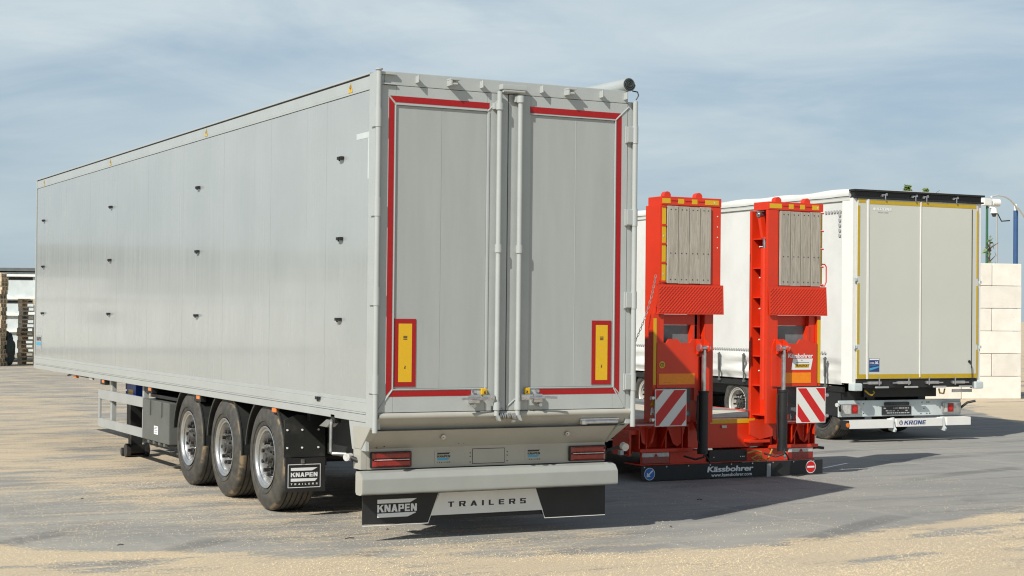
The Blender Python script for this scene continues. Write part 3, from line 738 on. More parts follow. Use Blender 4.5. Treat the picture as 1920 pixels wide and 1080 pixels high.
hnd = MB(); hnd.box(2.00, 2.40, -.018, .0, 1.022, 1.036, .003); hnd.cyl((2.03, -.035, 1.005), (2.37, -.035, 1.005), .016, 12); hnd.box(2.00, 2.05, -.045, .0, .985, 1.021, .004); hnd.build('step_handle', ZINC, gt)
# rubber flap with lettering
fl = MB().prism([(.03, .40), (.03, .155), (.645, .145), (.745, .40)], 'y', .262, .276).build('mudflap_left', RUBBER, gt); fl.name = 'mud_flap'
fr_ = MB().prism([(1.70, .40), (1.795, .135), (2.425, .135), (2.425, .40)], 'y', .262, .276).build('mud_flap', RUBBER, gt)
MB().box(.50, 2.0, .279, .284, .165, .40).build('mud_flap', RUBBER, gt)
fm = MB().prism([(.750, .40), (.665, .205), (1.775, .205), (1.695, .40)], 'y', .258, .2615).build('white_name_board', WHITE, gt)
fe = MB(); fe.box(.03, .645, .258, .262, .139, .145); fe.cyl((.645, .262, .145), (.742, .262, .40), .0035, 6); fe.box(1.795, 2.425, .258, .262, .129, .134); fe.cyl((1.795, .262, .135), (1.70, .262, .40), .0035, 6); fe.build('white_edge_strip', WHITE, gt)
block('TRAILERS', .83, 1.60, .272, .318, .2568, PRINTK, fm, gap=.62, t=.24)
block('KNAPEN', .165, .535, .253, .317, .2608, PRINTW, fl)
flat([[(.165, .328), (.47, .328), (.535, .362), (.165, .362)]], .2608, PRINTW, fl, 'upper_logo_bar')
flat([[(.165, .208), (.45, .208), (.525, .238), (.525, .245), (.165, .243)]], .2608, PRINTW, fl, 'lower_logo_bar')

# chassis
ch = MB()
for x in (.66, 1.74):
    ch.box(x, x + .14, .4, 8.9, 1.02, 1.045); ch.box(x + .055, x + .085, .4, 8.9, .74, 1.0195); ch.box(x, x + .14, .4, 8.9, .71, .7395)
    ch.box(x, x + .14, 8.901, 13.4, .985, 1.045)
for y in (.42, 2.0, 3.4, 4.75, 6.0, 7.4, 8.8): ch.box(.2, 2.35, y, y + .09, .92, 1.03)
ch.box(.45, 2.1, .30, .36, .45, 1.0)
ch.build('chassis_frame', BLACK, gt)
B(.34, .60, .75, 1.9, .62, .98, 'rear_inner_box', RUBBER, gt)
B(.3, 2.3, 10.6, 13.2, 1.0, 1.044, 'underfloor_plate', BLACK, gt)
WY = (2.79, 4.10, 5.41)
for k, y in enumerate(WY):
    ax = MB(); ax.cyl((.2, y, .525), (2.35, y, .525), .065, 14)
    for x in (.68, 1.76): ax.box(x, x + .11, y - .05, y + .55, .60, .68); ax.cyl((x + .05, y - .25, .55), (x + .05, y - .25, .80), .13, 16)
    ax.build('axle', BLACK, gt)
    wheel(gt, .02, y, .525, spin=k * .9); wheel(gt, 2.53, y, .525, flip=True, spin=k)
    for x0, x1 in ((.035, .445), (2.105, 2.515)):
        a = MB(); seg = 26
        def P(an, r, x): return (x, y + r * math.cos(an), .525 + r * math.sin(an))
        lo, hi = R(8), R(184)
        for i in range(seg):
            t0 = lo + (hi - lo) * i / seg; t1 = lo + (hi - lo) * (i + 1) / seg
            for (xa, xb, ra, rb_) in ((x0, x1, .588, .596), (x0 - .016, x0 - .0005, .580, .604)):
                a.hexa([P(t0, ra, xa), P(t0, ra, xb), P(t0, rb_, xb), P(t0, rb_, xa), P(t1, ra, xa), P(t1, ra, xb), P(t1, rb_, xb), P(t1, rb_, xa)])
        bmesh.ops.remove_doubles(a.bm, verts=a.bm.verts, dist=.0001)
        a.build('mudguard', PLASTIC, gt)
# rear spray guard behind the last wheel with its flap
gp = MB(); gp.prism([(-.01, .575), (.405, .575), (.405, .93), (.12, .985), (-.01, .93)], 'y', 2.135, 2.150)
gp.build('spray_guard', PLASTIC, gt)
bl = MB()
for x in (.02, .17, .335):
    for z in (.665, .835): bl.cyl((x, 2.128, z), (x, 2.135, z), .010, 10)
bl.build('guard_bolt', PRINTW, gt, split=True)
mf = MB().box(.0, .405, 2.120, 2.132, .245, .568, .003).build('wheel_mud_flap', RUBBER, gt)
fy = 2.1185
flat([rect(.025, .355, .285, .291), rect(.025, .355, .503, .509), rect(.025, .031, .291, .503), rect(.349, .355, .291, .503)], fy, PRINTW, mf, 'frame_line')
block('KNAPEN', .055, .325, .388, .430, fy, PRINTW, mf)
block('TRAILERS', .055, .325, .312, .328, fy, PRINTW, mf, gap=1.0, t=.25)
flat([[(.055, .447), (.27, .447), (.325, .475), (.055, .475)], [(.055, .345), (.30, .345), (.325, .372), (.055, .374)]], fy, PRINTW, mf, 'logo_bars')
MB().box(.155, .19, 2.112, 2.120, .515, .555, .003).build('flap_clamp', ZINC, mf)
# pipe, marker arm and small things behind the wheels
MB().tube([(.05, .95, 1.0), (.0, .93, 1.0), (-.012, .9, .985), (-.015, .90, .95), (-.015, .90, .73), (.0, .90, .712), (.10, .82, .71)], .016, 10).build('steel_pipe', STEEL, gt)
ma = MB(); ma.tube([(.05, .25, .66), (.0, .32, .70), (-.05, .38, .725)], .020, 10); ma.build('marker_arm', RUBBER, gt)
mk = MB(); mk.cyl((-.085, .36, .725), (-.03, .40, .725), .033, 18); mk.build('marker_lamp', LENSG, gt)
MB().tube([(2.40, .26, .70), (2.47, .22, .74), (2.56, .16, .76)], .014, 8).build('marker_arm', RUBBER, gt)
MB().cyl((2.555, .12, .755), (2.555, .17, .765), .036, 16).build('marker_lamp', LENSG, gt)
MB().hexa([(.02, 1.30, .93), (.10, 1.30, .93), (.10, 1.10, .93), (.02, 1.10, .93), (.02, 1.12, 1.0), (.10, 1.12, 1.0), (.10, .95, 1.0), (.02, .95, 1.0)], .004).build('angled_bracket', STEEL, gt)
B(.0, .06, .86, .96, .98, 1.06, 'pipe_clip', BLACK, gt)
for y in (9.35, 7.02, 5.02, 2.50):
    l_ = MB().box(.01, .05, y - .06, y + .06, .985, 1.027, .005).build('side_marker', AMBER, gt)
    B(.015, .08, y - .10, y + .16, .96, 1.025, 'marker_bracket', BLACK, gt) if y != 2.50 else None
MB().box(.02, .06, 10.02, 10.22, .99, 1.075, .018).build('work_lamp', LENSG, gt)
MB().tube([(.05, 10.3, 1.02), (.05, 11.3, 1.03), (.05, 11.6, 1.0)], .014, 8).build('cable', BLACK, gt)
MB().box(.04, .08, 11.05, 11.25, .98, 1.03, .004).build('side_marker', AMBER, gt)
# side guard
sg = MB(); sg.box(.045, .075, 7.46, 9.74, .76, .885, .006); sg.box(.045, .075, 7.46, 9.74, .385, .50, .006); sg.box(.046, .074, 9.66, 9.735, .5005, .7595, .004)
sg.build('side_guard', GUARDG, gt)
sp_ = MB(); sp_.box(.08, .14, 9.12, 9.22, .38, 1.03, .005); sp_.box(.08, .14, 7.52, 7.60, .38, 1.03, .005); sp_.build('guard_post', GUARDG, gt, split=True)
B(.25, .60, 7.55, 7.62, .4, 1.02, 'guard_bracket', BLACK, gt)
# landing leg
for x in (.34, 1.98):
    lg = MB(); lg.box(x, x + .19, 9.16, 9.36, .34, 1.04, .006); lg.box(x + .02, x + .17, 9.18, 9.34, .12, .3395, .005); lg.build('landing_leg', BLACK, gt)
    ft = MB(); ft.cyl((x - .06, 9.17, .09), (x - .005, 9.17, .09), .09, 16); ft.cyl((x + .195, 9.17, .09), (x + .25, 9.17, .09), .09, 16); ft.box(x - .02, x + .21, 9.13, 9.24, .05, .16, .006); ft.cyl((x - .07, 9.34, .06), (x + .26, 9.34, .06), .055, 12); ft.box(x - .03, x + .0, 9.1, 9.4, .03, .10, .004); ft.box(x + .19, x + .22, 9.1, 9.4, .03, .10, .004); ft.build('leg_foot', HUB, gt)
MB().tube([(.3, 9.25, .86), (1.2, 9.28, .86), (2.1, 9.25, .86)], .02, 8).build('leg_shaft', BLACK, gt)
vb = MB().box(.18, .32, 8.30, 8.75, .80, 1.02, .008).build('valve_box', BLUECASE, gt)
letter('AIR', 8.70, 8.4, .88, .94, .178, TAPEY, vb, face='side', bold=.03) if False else flat([rect(8.66, 8.42, .87, .93)], .178, TAPEY, vb, 'yellow_label', 'side')
# tool box
tb_ = MB(); tb_.box(.03, .55, 6.22, 7.40, .385, .875, .018)
for y in (6.55, 7.05): tb_.box(.012, .03, y - .045, y + .0, .70, .872, .006)
for y in (6.40, 6.62, 6.86, 7.10): tb_.box(.035, .5, y, y + .08, .35, .386, .005)
tbx = tb_.build('tool_box', BOXP, gt)
stk = flat([rect(6.86, 6.68, .475, .575)], .0285, PRINTW, tbx, 'box_label', 'side')
flat([rect(6.84, 6.70, .555, .560), rect(6.84, 6.72, .540, .545), rect(6.84, 6.70, .520, .525), rect(6.84, 6.73, .495, .500)], .0275, PRINTB, tbx, 'label_print', 'side')
B(.1, .55, 6.1, 7.3, .90, .94, 'box_bracket', BLACK, gt)

# ------------------------------------------------------------------ LOW LOADER
ll = empty('low_loader_trailer', (5.0, 3.75, 0))
tag(ll, 'orange red low loader trailer with two upright wooden planked ramps at its tail', 'trailer')
def diamond(x0, x1, z0, z1, y, parent, skew=0.0):
    m_ = MB(); m_.prism([(x0, z1), (x1, z1), (x1 + skew, z0), (x0 + skew, z0)], 'y', y, y + .02)
    m_.prism([(x0 + .03, z0 + .002), (x1 - .01, z0 + .002), (x1 - .01, z0 + .012), (x0 + .03, z0 + .012)], 'y', y + .0205, y + .14)
    st_ = .045; zz = z0 + .03; r = 0
    while zz < z1 - .012:
        xx = x0 + .03 + (st_ / 2 if r % 2 else 0)
        while xx < x1 - .02:
            s_ = 1 if (r + int(xx / st_)) % 2 else 1
            d = .0145; m_.hexa([(xx - d, y - .0005, zz - d * .55), (xx - d * .5, y - .0005, zz - d), (xx + d, y - .0005, zz + d * .55), (xx + d * .5, y - .0005, zz + d), (xx - d * .8, y - .006, zz - d * .5), (xx - d * .5, y - .006, zz - d * .8), (xx + d * .8, y - .006, zz + d * .5), (xx + d * .5, y - .006, zz + d * .8)])
            xx += st_
        zz += st_ * .5; r += 1
    return m_.build('tread_plate', RED, parent)
def channel(m_, xo, xi, ya, yb, z0, z1, ribs):
    """C-section open towards xo"""
    s = 1 if xi > xo else -1
    a, b_ = sorted((xi, xi - s * .014)); m_.box(a, b_, ya, yb, z0, z1, .003)
    a, b_ = sorted((xo, xi - s * .0145))
    m_.box(a, b_, ya, ya + .045, z0, z1, .004); m_.box(a, b_, yb - .05, yb, z0, z1, .004)
    a2, b2 = sorted((xo + s * .02, xi - s * .015))
    for z in ribs: m_.box(a2, b2, ya + .046, yb - .051, z, z + .014)
# ---- left ramp
def ramp(left):
    y = -.12
    if left: X0, X1, P0, P1 = .160, 1.005, .232, .850
    else: X0, X1, P0, P1 = 1.695, 2.530, 1.868, 2.482
    r_ = MB()
    r_.box(X0 + .05, X1 - .03, y + .02, y + .10, 2.33, 3.34, .004)          # backing frame
    r_.box(X0, X1, y - .004, y + .30, 3.268, 3.368, .006)                    # header
    if left:
        r_.box(X0 - .02, X0 + .045, y, y + .32, .70, 3.267, .006)             # plain outer beam
        r_.box(P1 + .012, X1, y + .004, y + .30, 2.33, 3.267, .005)
        channel(r_, .925, .80, y + .03, y + .34, .69, 2.329, [k * .3 + .9 for k in range(5)])
        r_.box(.70, .785, y + .10, y + .26, .95, 2.329, .004)
    else:
        channel(r_, X0 + .0, X0 + .155, y, y + .38, .66, 3.267, [.75 + k * .36 for k in range(7)])
        r_.box(X0 + .156, P0 - .012, y + .004, y + .30, 2.33, 3.267, .005)
        r_.box(P1 + .012, X1 - .02, y + .02, y + .30, 1.98, 3.267, .005)
        r_.box(2.345, 2.44, y + .03, y + .30, 1.11, 1.979, .005)
        r_.box(X0 + .111, X0 + .16, y + .01, y + .30, 1.0, 1.979, .005)
    for x in ((.255, .70) if left else (1.86, 2.30)):                        # lifting lugs
        r_.prism([(x - .045, 3.3685), (x + .045, 3.3685), (x + .045, 3.395), (x + .028, 3.42), (x, 3.43), (x - .028, 3.42), (x - .045, 3.395)], 'y', y + .02, y + .10)
    rp = r_.build('ramp', RED, ll)
    for k in range(4):
        w_ = (P1 - P0) / 4; a = P0 + k * w_
        m_ = MB().box(a + .004, a + w_ - .004, y - .022, y + .018, 2.345 - .004 * (k % 2), 3.258 - .003 * (k % 3), .004)
        pk = m_.build('plank', WOOD, rp)
    sc_ = MB()
    for k in range(4):
        a = P0 + k * (P1 - P0) / 4
        for fx in (.3, .72):
            for z in (2.39, 2.70, 3.215): sc_.cyl((a + fx * .154, y - .024, z), (a + fx * .154, y - .0215, z), .0075, 8)
    sc_.build('plank_bolt', HUB, rp, split=True)
    # reflective tape on header and edge
    seg = ((.165, .280), (.385, .470), (.580, .658), (.768, .965)) if left else ((1.712, 1.895), (2.0, 2.072), (2.17, 2.243), (2.355, 2.462))
    bm = MB()
    for a, b_ in seg: bm.box(a, b_, y - .0065, y - .0045, 3.288, 3.345)
    ex0, ex1 = (X0 - .005 + .012, P0 - .012) if left else (P1 + .016, P1 + .048)
    for k in range(4): bm.box(ex0, ex1, y - (.005 if left else -.014), y - (.002 if left else -.018), 2.375 + k * .222, 2.375 + k * .222 + .198)
    bm.build('reflective_tape', TAPEY, rp, split=True)
    rb_ = MB()
    for k in range(5): rb_.box(ex0 - .006, ex1 + .006, y - .012, y + .018, 2.352 + k * .222, 2.370 + k * .222, .003)
    for a, b_ in zip(seg, seg[1:]): rb_.box(a[1] + .01, b_[0] - .01, y - .012, y - .0045, 3.322, 3.336, .002)
    rb_.build('tape_rib', RED, rp, split=True)
    kk = MB()
    for (u, z) in ((.90 if left else 2.44, 3.316), (ex0 + .018, 2.90), (ex0 + .018, 2.45)):
        kk.box(u - .010, u + .010, y - .0085, y - .0070, z - .002, z + .002); kk.box(u - .002, u + .002, y - .0085, y - .0070, z - .012, z + .012)
    kk.build('tape_mark', PRINTW, rp, split=True)
    # bolts on the flat
    bb = MB()
    if left:
        for k in range(4): bb.cyl((.955, y + .001, 2.78 + k * .125), (.955, y + .004, 2.78 + k * .125), .007, 8)
    else:
        for k in range(5): bb.cyl((1.70, y + .18, 1.3 + k * .38), (1.79, y + .18, 1.3 + k * .38), .008, 8)
    bb.build('bolt', PRINTW, rp, split=True)
    if left: diamond(.095, 1.02, 1.98, 2.33, y - .035, rp, .01)
    else: diamond(1.69, 2.56, 1.98, 2.335, y - .035, rp, .02)
    # lower plate with notched top
    if left:
        poly = [(.105, 1.112), (.685, 1.112), (.685, 1.47), (.79, 1.50), (.80, 1.60), (.76, 1.69), (.60, 1.69), (.56, 1.642), (.43, 1.642), (.39, 1.688), (.27, 1.688), (.235, 1.642), (.105, 1.642)]
    else:
        poly = [(1.76, 1.112), (2.44, 1.112), (2.44, 1.642), (2.345, 1.642), (2.30, 1.688), (2.18, 1.688), (2.14, 1.635), (1.96, 1.635), (1.91, 1.69), (1.80, 1.69), (1.76, 1.60)]
    bm = MB(); bm.prism(poly, 'y', y - .015, y + .01)
    bm.build('lower_ramp_plate', RED, rp)
    tx = (.130, .632) if left else (1.92, 2.345)
    MB().box(tx[0], tx[1], y - .0185, y - .0155, 1.152, 1.280, .0005).build('orange_reflector_strip', ORANGE, rp)
    MB().box((.060 if left else 2.452), (.102 if left else 2.50), y - .006, y - .0025, 1.15, 1.93).build('edge_tape', TAPEY, rp)
    if not left: MB().box(2.445, 2.505, y - .002, y + .06, 1.11, 1.978, .004).build('edge_beam', RED, rp)
    else: MB().box(.055, .1385, y - .002, y + .10, .98, 1.978, .004).build('edge_beam', RED, rp)
    # grey end of the load bed seen through the opening
    gx = (.15, .60) if left else (1.86, 2.30)
    B(gx[0] - .0, gx[1] + (.14 if left else .03), y + .10, y + .12, 1.60, 1.852, 'inner_panel', GREYPL, ll)
    bk = MB(); bk.box(gx[0] - .05, gx[1] + .14, y + .10, y + .14, 1.8535, 1.978); bk.box(gx[1] + .01, gx[1] + .05, y + .02, y + .098, 1.2, 1.8525); bk.build('inner_frame', RED, rp)
    B(gx[0] + .1, gx[1] + .08, y + .14, y + .18, .70, 1.10, 'mesh_panel', GREYPL, ll)
    # hydraulic cylinder
    cx = .715 if left else 1.875; yy = -.20
    rod = MB().cyl((cx + .005, yy, 1.03), (cx + .008, yy, 1.56), .027, 18).build('cylinder_rod', ZINC, ll)
    bd = MB(); bd.cyl((cx - .003, yy, .34), (cx + .005, yy, 1.06), .058, 20); bd.cyl((cx + .005, yy, 1.05), (cx + .005, yy, 1.075), .066, 20); bd.cyl((cx - .003, yy, .33), (cx - .003, yy, .40), .064, 20)
    bd.build('hydraulic_cylinder', BLACK, ll)
    pn = MB(); pn.cyl((cx - .07, yy, 1.585), (cx + .07, yy, 1.585), .030, 14); pn.cyl((cx - .075, yy, 1.585), (cx - .05, yy, 1.585), .045, 14); pn.cyl((cx + .05, yy, 1.585), (cx + .075, yy, 1.585), .045, 14); pn.build('cylinder_pin', ZINC, ll)
    er = MB()
    for q in (cx - .058, cx + .046): er.prism([(y - .015, 1.50), (yy - .05, 1.55), (yy - .045, 1.63), (y - .015, 1.69)], 'x', q, q + .012)
    er.build('pin_bracket', RED, rp)
    hose = MB(); hose.tube([(cx - .07, yy + .01, 1.02), (cx - .085, yy + .0, .8), (cx - .07, yy, .5), (cx - .02, yy - .02, .36), (cx + .05, yy - .04, .27), (cx + .10, yy, .22)], .010, 8)
    hose.tube([(cx + .03, yy - .03, .42), (cx - .04, yy - .08, .30), (cx - .12, yy - .03, .27), (cx - .2, yy + .1, .30)], .012, 8)
    hose.build('hydraulic_hose', RUBBER, ll)
    return rp
rl_ = ramp(True); rr_ = ramp(False)
# long red tube and linkage in the right ramp's side channel
lk = MB(); lk.cyl((1.735, .0, .95), (1.735, .0, 2.80), .048, 18); lk.build('lift_tube', RED, rr_)
lk2 = MB(); lk2.cyl((1.735, .0, 2.80), (1.735, .0, 2.93), .024, 12); lk2.cyl((1.70, .09, 3.22), (1.78, .09, 3.22), .040, 16); lk2.cyl((1.69, .09, 3.22), (1.70, .09, 3.22), .016, 10); lk2.build('lift_linkage', ZINC, rr_)
MB().hexa([(1.71, .07, 3.21), (1.78, .07, 3.21), (1.78, .13, 3.21), (1.71, .13, 3.21), (1.71, .0, 2.92), (1.78, .0, 2.92), (1.78, .05, 2.92), (1.71, .05, 2.92)], .003).build('link_arm', RED, rr_)
# decals
cce = flat([circ(.175, 1.385, .042)], -.1385, TAPEY, rl_, 'ce_sticker')
letter('CE', .150, .200, 1.366, 1.404, -.1392, PRINTK, cce, bold=.03)
for k in range(3): flat([rect(.20, .30 - .02 * k, 1.178 + .006 * k, 1.180 + .006 * k)], -.1392, PRINTK, rl_, 'reflector_print') if k == 0 else None
stc = flat([[(2.045, 1.315), (2.345, 1.315), (2.375, 1.452), (2.075, 1.452)]], -.1362, PRINTW, rr_, 'white_sticker')
flat([[(2.10, 1.340), (2.31, 1.340), (2.325, 1.385), (2.11, 1.385)]], -.1370, TAPEY, stc, 'yellow_field')
letter('TRANSPORT', 2.115, 2.315, 1.350, 1.378, -.1378, PRINTK, stc, bold=.02, shear=.1)
flat([[(2.19, 1.425), (2.22, 1.425), (2.205, 1.442)]], -.1370, PRINTG, stc, 'small_triangle')
flat([rect(2.12, 2.32, 1.402, 1.407)], -.1370, PRINTK, stc, 'print_line')
letter('Kässbohrer', 2.00, 2.375, 1.462, 1.512, -.1362, PRINTW, rr_, bold=.04, shear=.1)
# handle on the right ramp
MB().tube([(2.52, -.10, 2.62), (2.575, -.10, 2.62), (2.60, -.10, 2.59), (2.60, -.10, 2.40), (2.575, -.10, 2.35), (2.52, -.10, 2.35)], .008, 8).build('grab_handle', RED, rr_)
# chain hanging on the left ramp
chn = MB(); p0, p1, p2 = Vector((.06, -.16, 2.42)), Vector((-.0, -.1, 1.85)), Vector((-.36, .1, 1.15)); nl = 40
for k in range(nl):
    t = k / (nl - 1)
    p = (1 - t) ** 2 * p0 + 2 * t * (1 - t) * p1 + t * t * p2; dn = (2 * (1 - t) * (p1 - p0) + 2 * t * (p2 - p1)).normalized()
    a = dn.orthogonal().normalized(); b_ = dn.cross(a); side = a if k % 2 else b_
    lp_ = [p + dn * (.022 * math.cos(q * math.pi / 4)) + side * (.011 * math.sin(q * math.pi / 4)) for q in range(9)]
    chn.tube(lp_, .0035, 5)
chn.build('chain', STEEL, ll)
# chevron boards
def chevron(x0, x1, z0, z1, y, up, sl, per, th, zs):
    bd = MB().box(x0, x1, y, y + .012, z0, z1, .001).build('chevron_board', WHITE, ll)
    bm = MB(); w_ = x1 - x0; st_ = th
    # clip slanted bands to the board
    def clip(poly, ax, val, keep_less):
        o_ = []
        for i in range(len(poly)):
            a, b_ = poly[i], poly[(i + 1) % len(poly)]
            ia = (a[ax] <= val) if keep_less else (a[ax] >= val); ib = (b_[ax] <= val) if keep_less else (b_[ax] >= val)
            if ia: o_.append(a)
            if ia != ib:
                t = (val - a[ax]) / (b_[ax] - a[ax]); o_.append((a[0] + t * (b_[0] - a[0]), a[1] + t * (b_[1] - a[1])))
        return o_
    m0 = .010
    for k in range(-5, 6):
        c0 = k * per + zs - z0
        s = sl if up else -sl
        poly = [(x0 - 1, z0 + c0 - s * 1 + (0 if up else 0)), (x1 + 1, z0 + c0 + s * (w_ + 1)), (x1 + 1, z0 + c0 + s * (w_ + 1) + st_), (x0 - 1, z0 + c0 - s * 1 + st_)]
        for ax, val, kl in ((0, x0 + m0, False), (0, x1 - m0, True), (1, z0 + m0, False), (1, z1 - m0, True)):
            if len(poly) > 2: poly = clip(poly, ax, val, kl)
        if len(poly) > 2: bm.face([(u, y - .0015, z) for u, z in poly])
    bm.build('red_stripe', TAPER_BRIGHT, bd, smooth=False, split=True)
    mbk = MB()
    xe = x0 - .03 if up else x1 + .02
    for z in (z0 + .08, z1 - .10): mbk.cyl((xe - .02, y + .02, z), (xe + .03, y + .02, z), .022, 12); mbk.cyl((xe, y - .005, z), (xe, y + .03, z), .018, 12)
    mbk.build('board_clamp', ZINC, bd)
    B(min(xe, x0 + .02) - .01, max(xe, x1 - .02) + .01, y + .014, y + .04, z0 + .05, z0 + .10, 'board_bracket', RED, ll)
TAPER_BRIGHT = mat('bright_red_reflective_sheet', (.55, .008, .010), .35, vary=.08, vscale=30)
chevron(.045, .480, .665, 1.10, -.20, True, 1.1, .345, .18, .62); chevron(2.09, 2.525, .665, 1.10, -.20, False, 1.2, .335, .16, .762)
# tail frame
tf = MB()
for a0, a1 in ((-.005, .70), (1.90, 2.58)):
    tf.box(a0, a1, .26, .40, .386, .66, .006); tf.box(a0, a1, .06, .2595, .635, .66, .004)
    for q_ in (a0, a0 + .10, (a0 + a1) / 2 + .02, a1 - .10, a1 - .014): tf.box(q_, q_ + .014, .075, .2595, .386, .6345)
    tf.prism([(a0 + .02, .6345), (a0 + .24, .6345), (a0 + .20, .46), (a0 + .12, .42), (a0 + .05, .46)], 'y', .085, .10)
    tf.prism([(a1 - .30, .6345), (a1 - .05, .6345), (a1 - .10, .44), (a1 - .16, .40), (a1 - .22, .44)], 'y', .085, .10)
    tf.cyl((a0 + .40, .18, .52), (a0 + .40, .259, .52), .03, 12)
for q_ in (.49, 1.945): tf.box(q_, q_ + .145, -.02, .10, .835, .93, .004); tf.box(q_ - .02, q_ + .17, .0, .12, .70, .765, .004)
tf.box(-.02, .72, .02, .40, .345, .385, .006); tf.box(1.86, 2.59, .02, .40, .345, .385, .006)
tf.box(.72, 1.86, .16, .40, .36, .70, .006); tf.box(.0, 2.56, .06, .40, .188, .205, .004)
tf.box(.425, .95, .07, .30, .2055, .344, .005); tf.box(1.53, 2.10, .07, .30, .2055, .344, .005)
for x in (.12, .30, 2.2, 2.40): tf.prism([(.07, .40), (.07, .62), (-.06, .66), (-.06, .62)], 'x', x, x + .015)
tf.prism([(.73, .70), (.95, .70), (.90, .58), (.80, .56)], 'y', -.02, .05); tf.box(1.56, 1.86, .03, .16, .42, .455, .004)
tf.prism([(1.56, .69), (1.90, .71), (1.92, .50), (1.70, .46), (1.56, .52)], 'y', .03, .06)
tf.box(-.11, .0, .12, .5, .55, .60, .004); tf.box(-.11, -.08, .12, .5, .30, .5495, .004)
tf.build('tail_frame', RED, ll)
tt = MB(); tt.box(.93, 1.72, .1565, .1592, .655, .708); tt.build('tail_tape', TAPEY, ll)
B(1.22, 1.29, .135, .159, .60, .635, 'number_plate_lamp', LENSG, ll)
for q_ in (.49, 1.945): B(q_, q_ + .145, -.012, .10, .775, .822, 'white_cross_strip', GUARDG, ll)
B(.965, 1.515, .03, .12, .208, .342, 'black_tail_box', BLACK, ll)
sc2 = MB()
for x in (1.03, 1.42, 1.45, 1.47): sc2.cyl((x, .026, .26), (x, .03, .26), .007, 8)
sc2.build('box_bolt', ZINC, ll, split=True)
for x0 in (.01, 2.135):
    hs = MB().box(x0, x0 + .395, .045, .069, .207, .343, .006).build('lamp_housing', RED, ll)
    MB().box(x0 + .01, x0 + .385, .034, .0445, .288, .338, .004).build('clear_lens', LENSG, hs)
    MB().box(x0 + .01, x0 + .385, .034, .0445, .212, .286, .004).build('red_lens', LENS, hs)
    MB().prism([(x0 + .17, .292), (x0 + .23, .292), (x0 + .20, .334)], 'y', .0315, .0338).build('reflector_triangle', TAPER, hs)
MB().tube([(2.56, .10, .33), (2.62, .08, .335), (2.70, .05, .325)], .018, 8).build('marker_arm', RUBBER, ll)
MB().tube([(-.03, .2, .33), (-.10, .2, .34), (-.16, .2, .34)], .016, 8).build('marker_arm', RUBBER, ll)
MB().box(-.20, -.15, .17, .23, .31, .37, .006).build('marker_lamp', LENSG, ll)
# low rubber apron
fp = MB().box(.0, 2.66, .02, .032, .012, .187, .002).build('rubber_apron', RUBBER, ll)
bl2 = MB()
for k in range(9): bl2.cyl((.04 + k * .31, .014, .172), (.04 + k * .31, .02, .172), .009, 8)
bl2.build('apron_bolt', ZINC, fp, split=True)
letter('Kässbohrer', .935, 1.60, .086, .150, .0185, PRINTW, fp, bold=.042, shear=.12)
letter('www.kaessbohrer.com', .99, 1.58, .028, .068, .0185, PRINTW, fp, bold=.018)
flat([circ(.115, .092, .074)], .0188, PRINTW, fp, 'sign_rim'); bs = flat([circ(.115, .092, .067)], .0178, BLUE, fp, 'blue_round_sign')
flat([[(.150, .137), (.162, .125), (.110, .077), (.128, .060), (.072, .055), (.078, .110), (.096, .092)]], .0168, PRINTW, bs, 'white_arrow')
flat([circ(2.475, .100, .078)], .0188, PRINTW, fp, 'sign_rim'); rs = flat([circ(2.475, .100, .070)], .0178, TAPER_BRIGHT, fp, 'red_round_sign')
flat([rect(2.42, 2.53, .090, .112)], .0168, PRINTW, rs, 'white_bar')
B(1.80, 1.86, .008, .0195, .0, .16, 'apron_strip', GUARDG, fp); 
# coiled yellow hose on the right
MB().tube([(1.50, -.0, .30), (1.60, -.03, .33), (1.68, -.03, .31), (1.70, -.03, .24), (1.62, -.03, .20), (1.55, -.02, .24), (1.62, -.05, .28), (1.75, -.06, .20), (1.80, -.1, .35)], .012, 8).build('air_hose', mat('yellow_hose', (.45, .30, .06), .4), ll)
letter('K', .03, .10, .80, .88, -.125, PRINTW, ll, bold=.05, shear=.15)
flat([[(.02, .91), (.10, .91), (.06, .98)]], -.125, TAPEY, ll, 'warning_triangle')
# deck
for k in range(9):
    a = .07 + k * .268
    MB().box(a, a + .262, .42, 9.5, .655, .712, .003).build('deck_board', DECKW, ll)
dk = MB(); dk.box(-.01, .066, .41, 9.55, .50, .725, .006); dk.box(2.49, 2.56, .41, 9.55, .50, .725, .006)
for x in (.7, 1.7): dk.box(x, x + .15, .41, 9.5, .38, .65)
for k in range(7): dk.box(.066, 2.49, .6 + k * 1.35, .7 + k * 1.35, .55, .652)
dk.box(.2, 2.35, 9.55, 9.8, .4, 1.35, .01); dk.box(.3, 2.25, 9.8, 12.6, 1.05, 1.35, .02)
dk.build('deck_frame', RED, ll)
for k in range(3):
    MB().hexa([(1.95 + .05 * k, 2.0 + k * .5, .714 + .012 * k), (2.45, 1.6 + k * .5, .714 + .012 * k), (2.45, 4.0 + k * .4, .714 + .012 * k), (1.98, 4.3 + k * .4, .714 + .012 * k), (1.95 + .05 * k, 2.0 + k * .5, .724 + .012 * k), (2.45, 1.6 + k * .5, .724 + .012 * k), (2.45, 4.0 + k * .4, .724 + .012 * k), (1.98, 4.3 + k * .4, .724 + .012 * k)]).build('steel_plate', GREYPL, ll)
for y in (1.6, 2.9, 4.2):
    wheel(ll, .06, y, .315, .6, rimmat=RIMW, spin=y); wheel(ll, 2.49, y, .315, .6, flip=True, rimmat=RIMW)
    MB().cyl((.25, y, .315), (2.3, y, .315), .05, 12).build('axle', BLACK, ll)

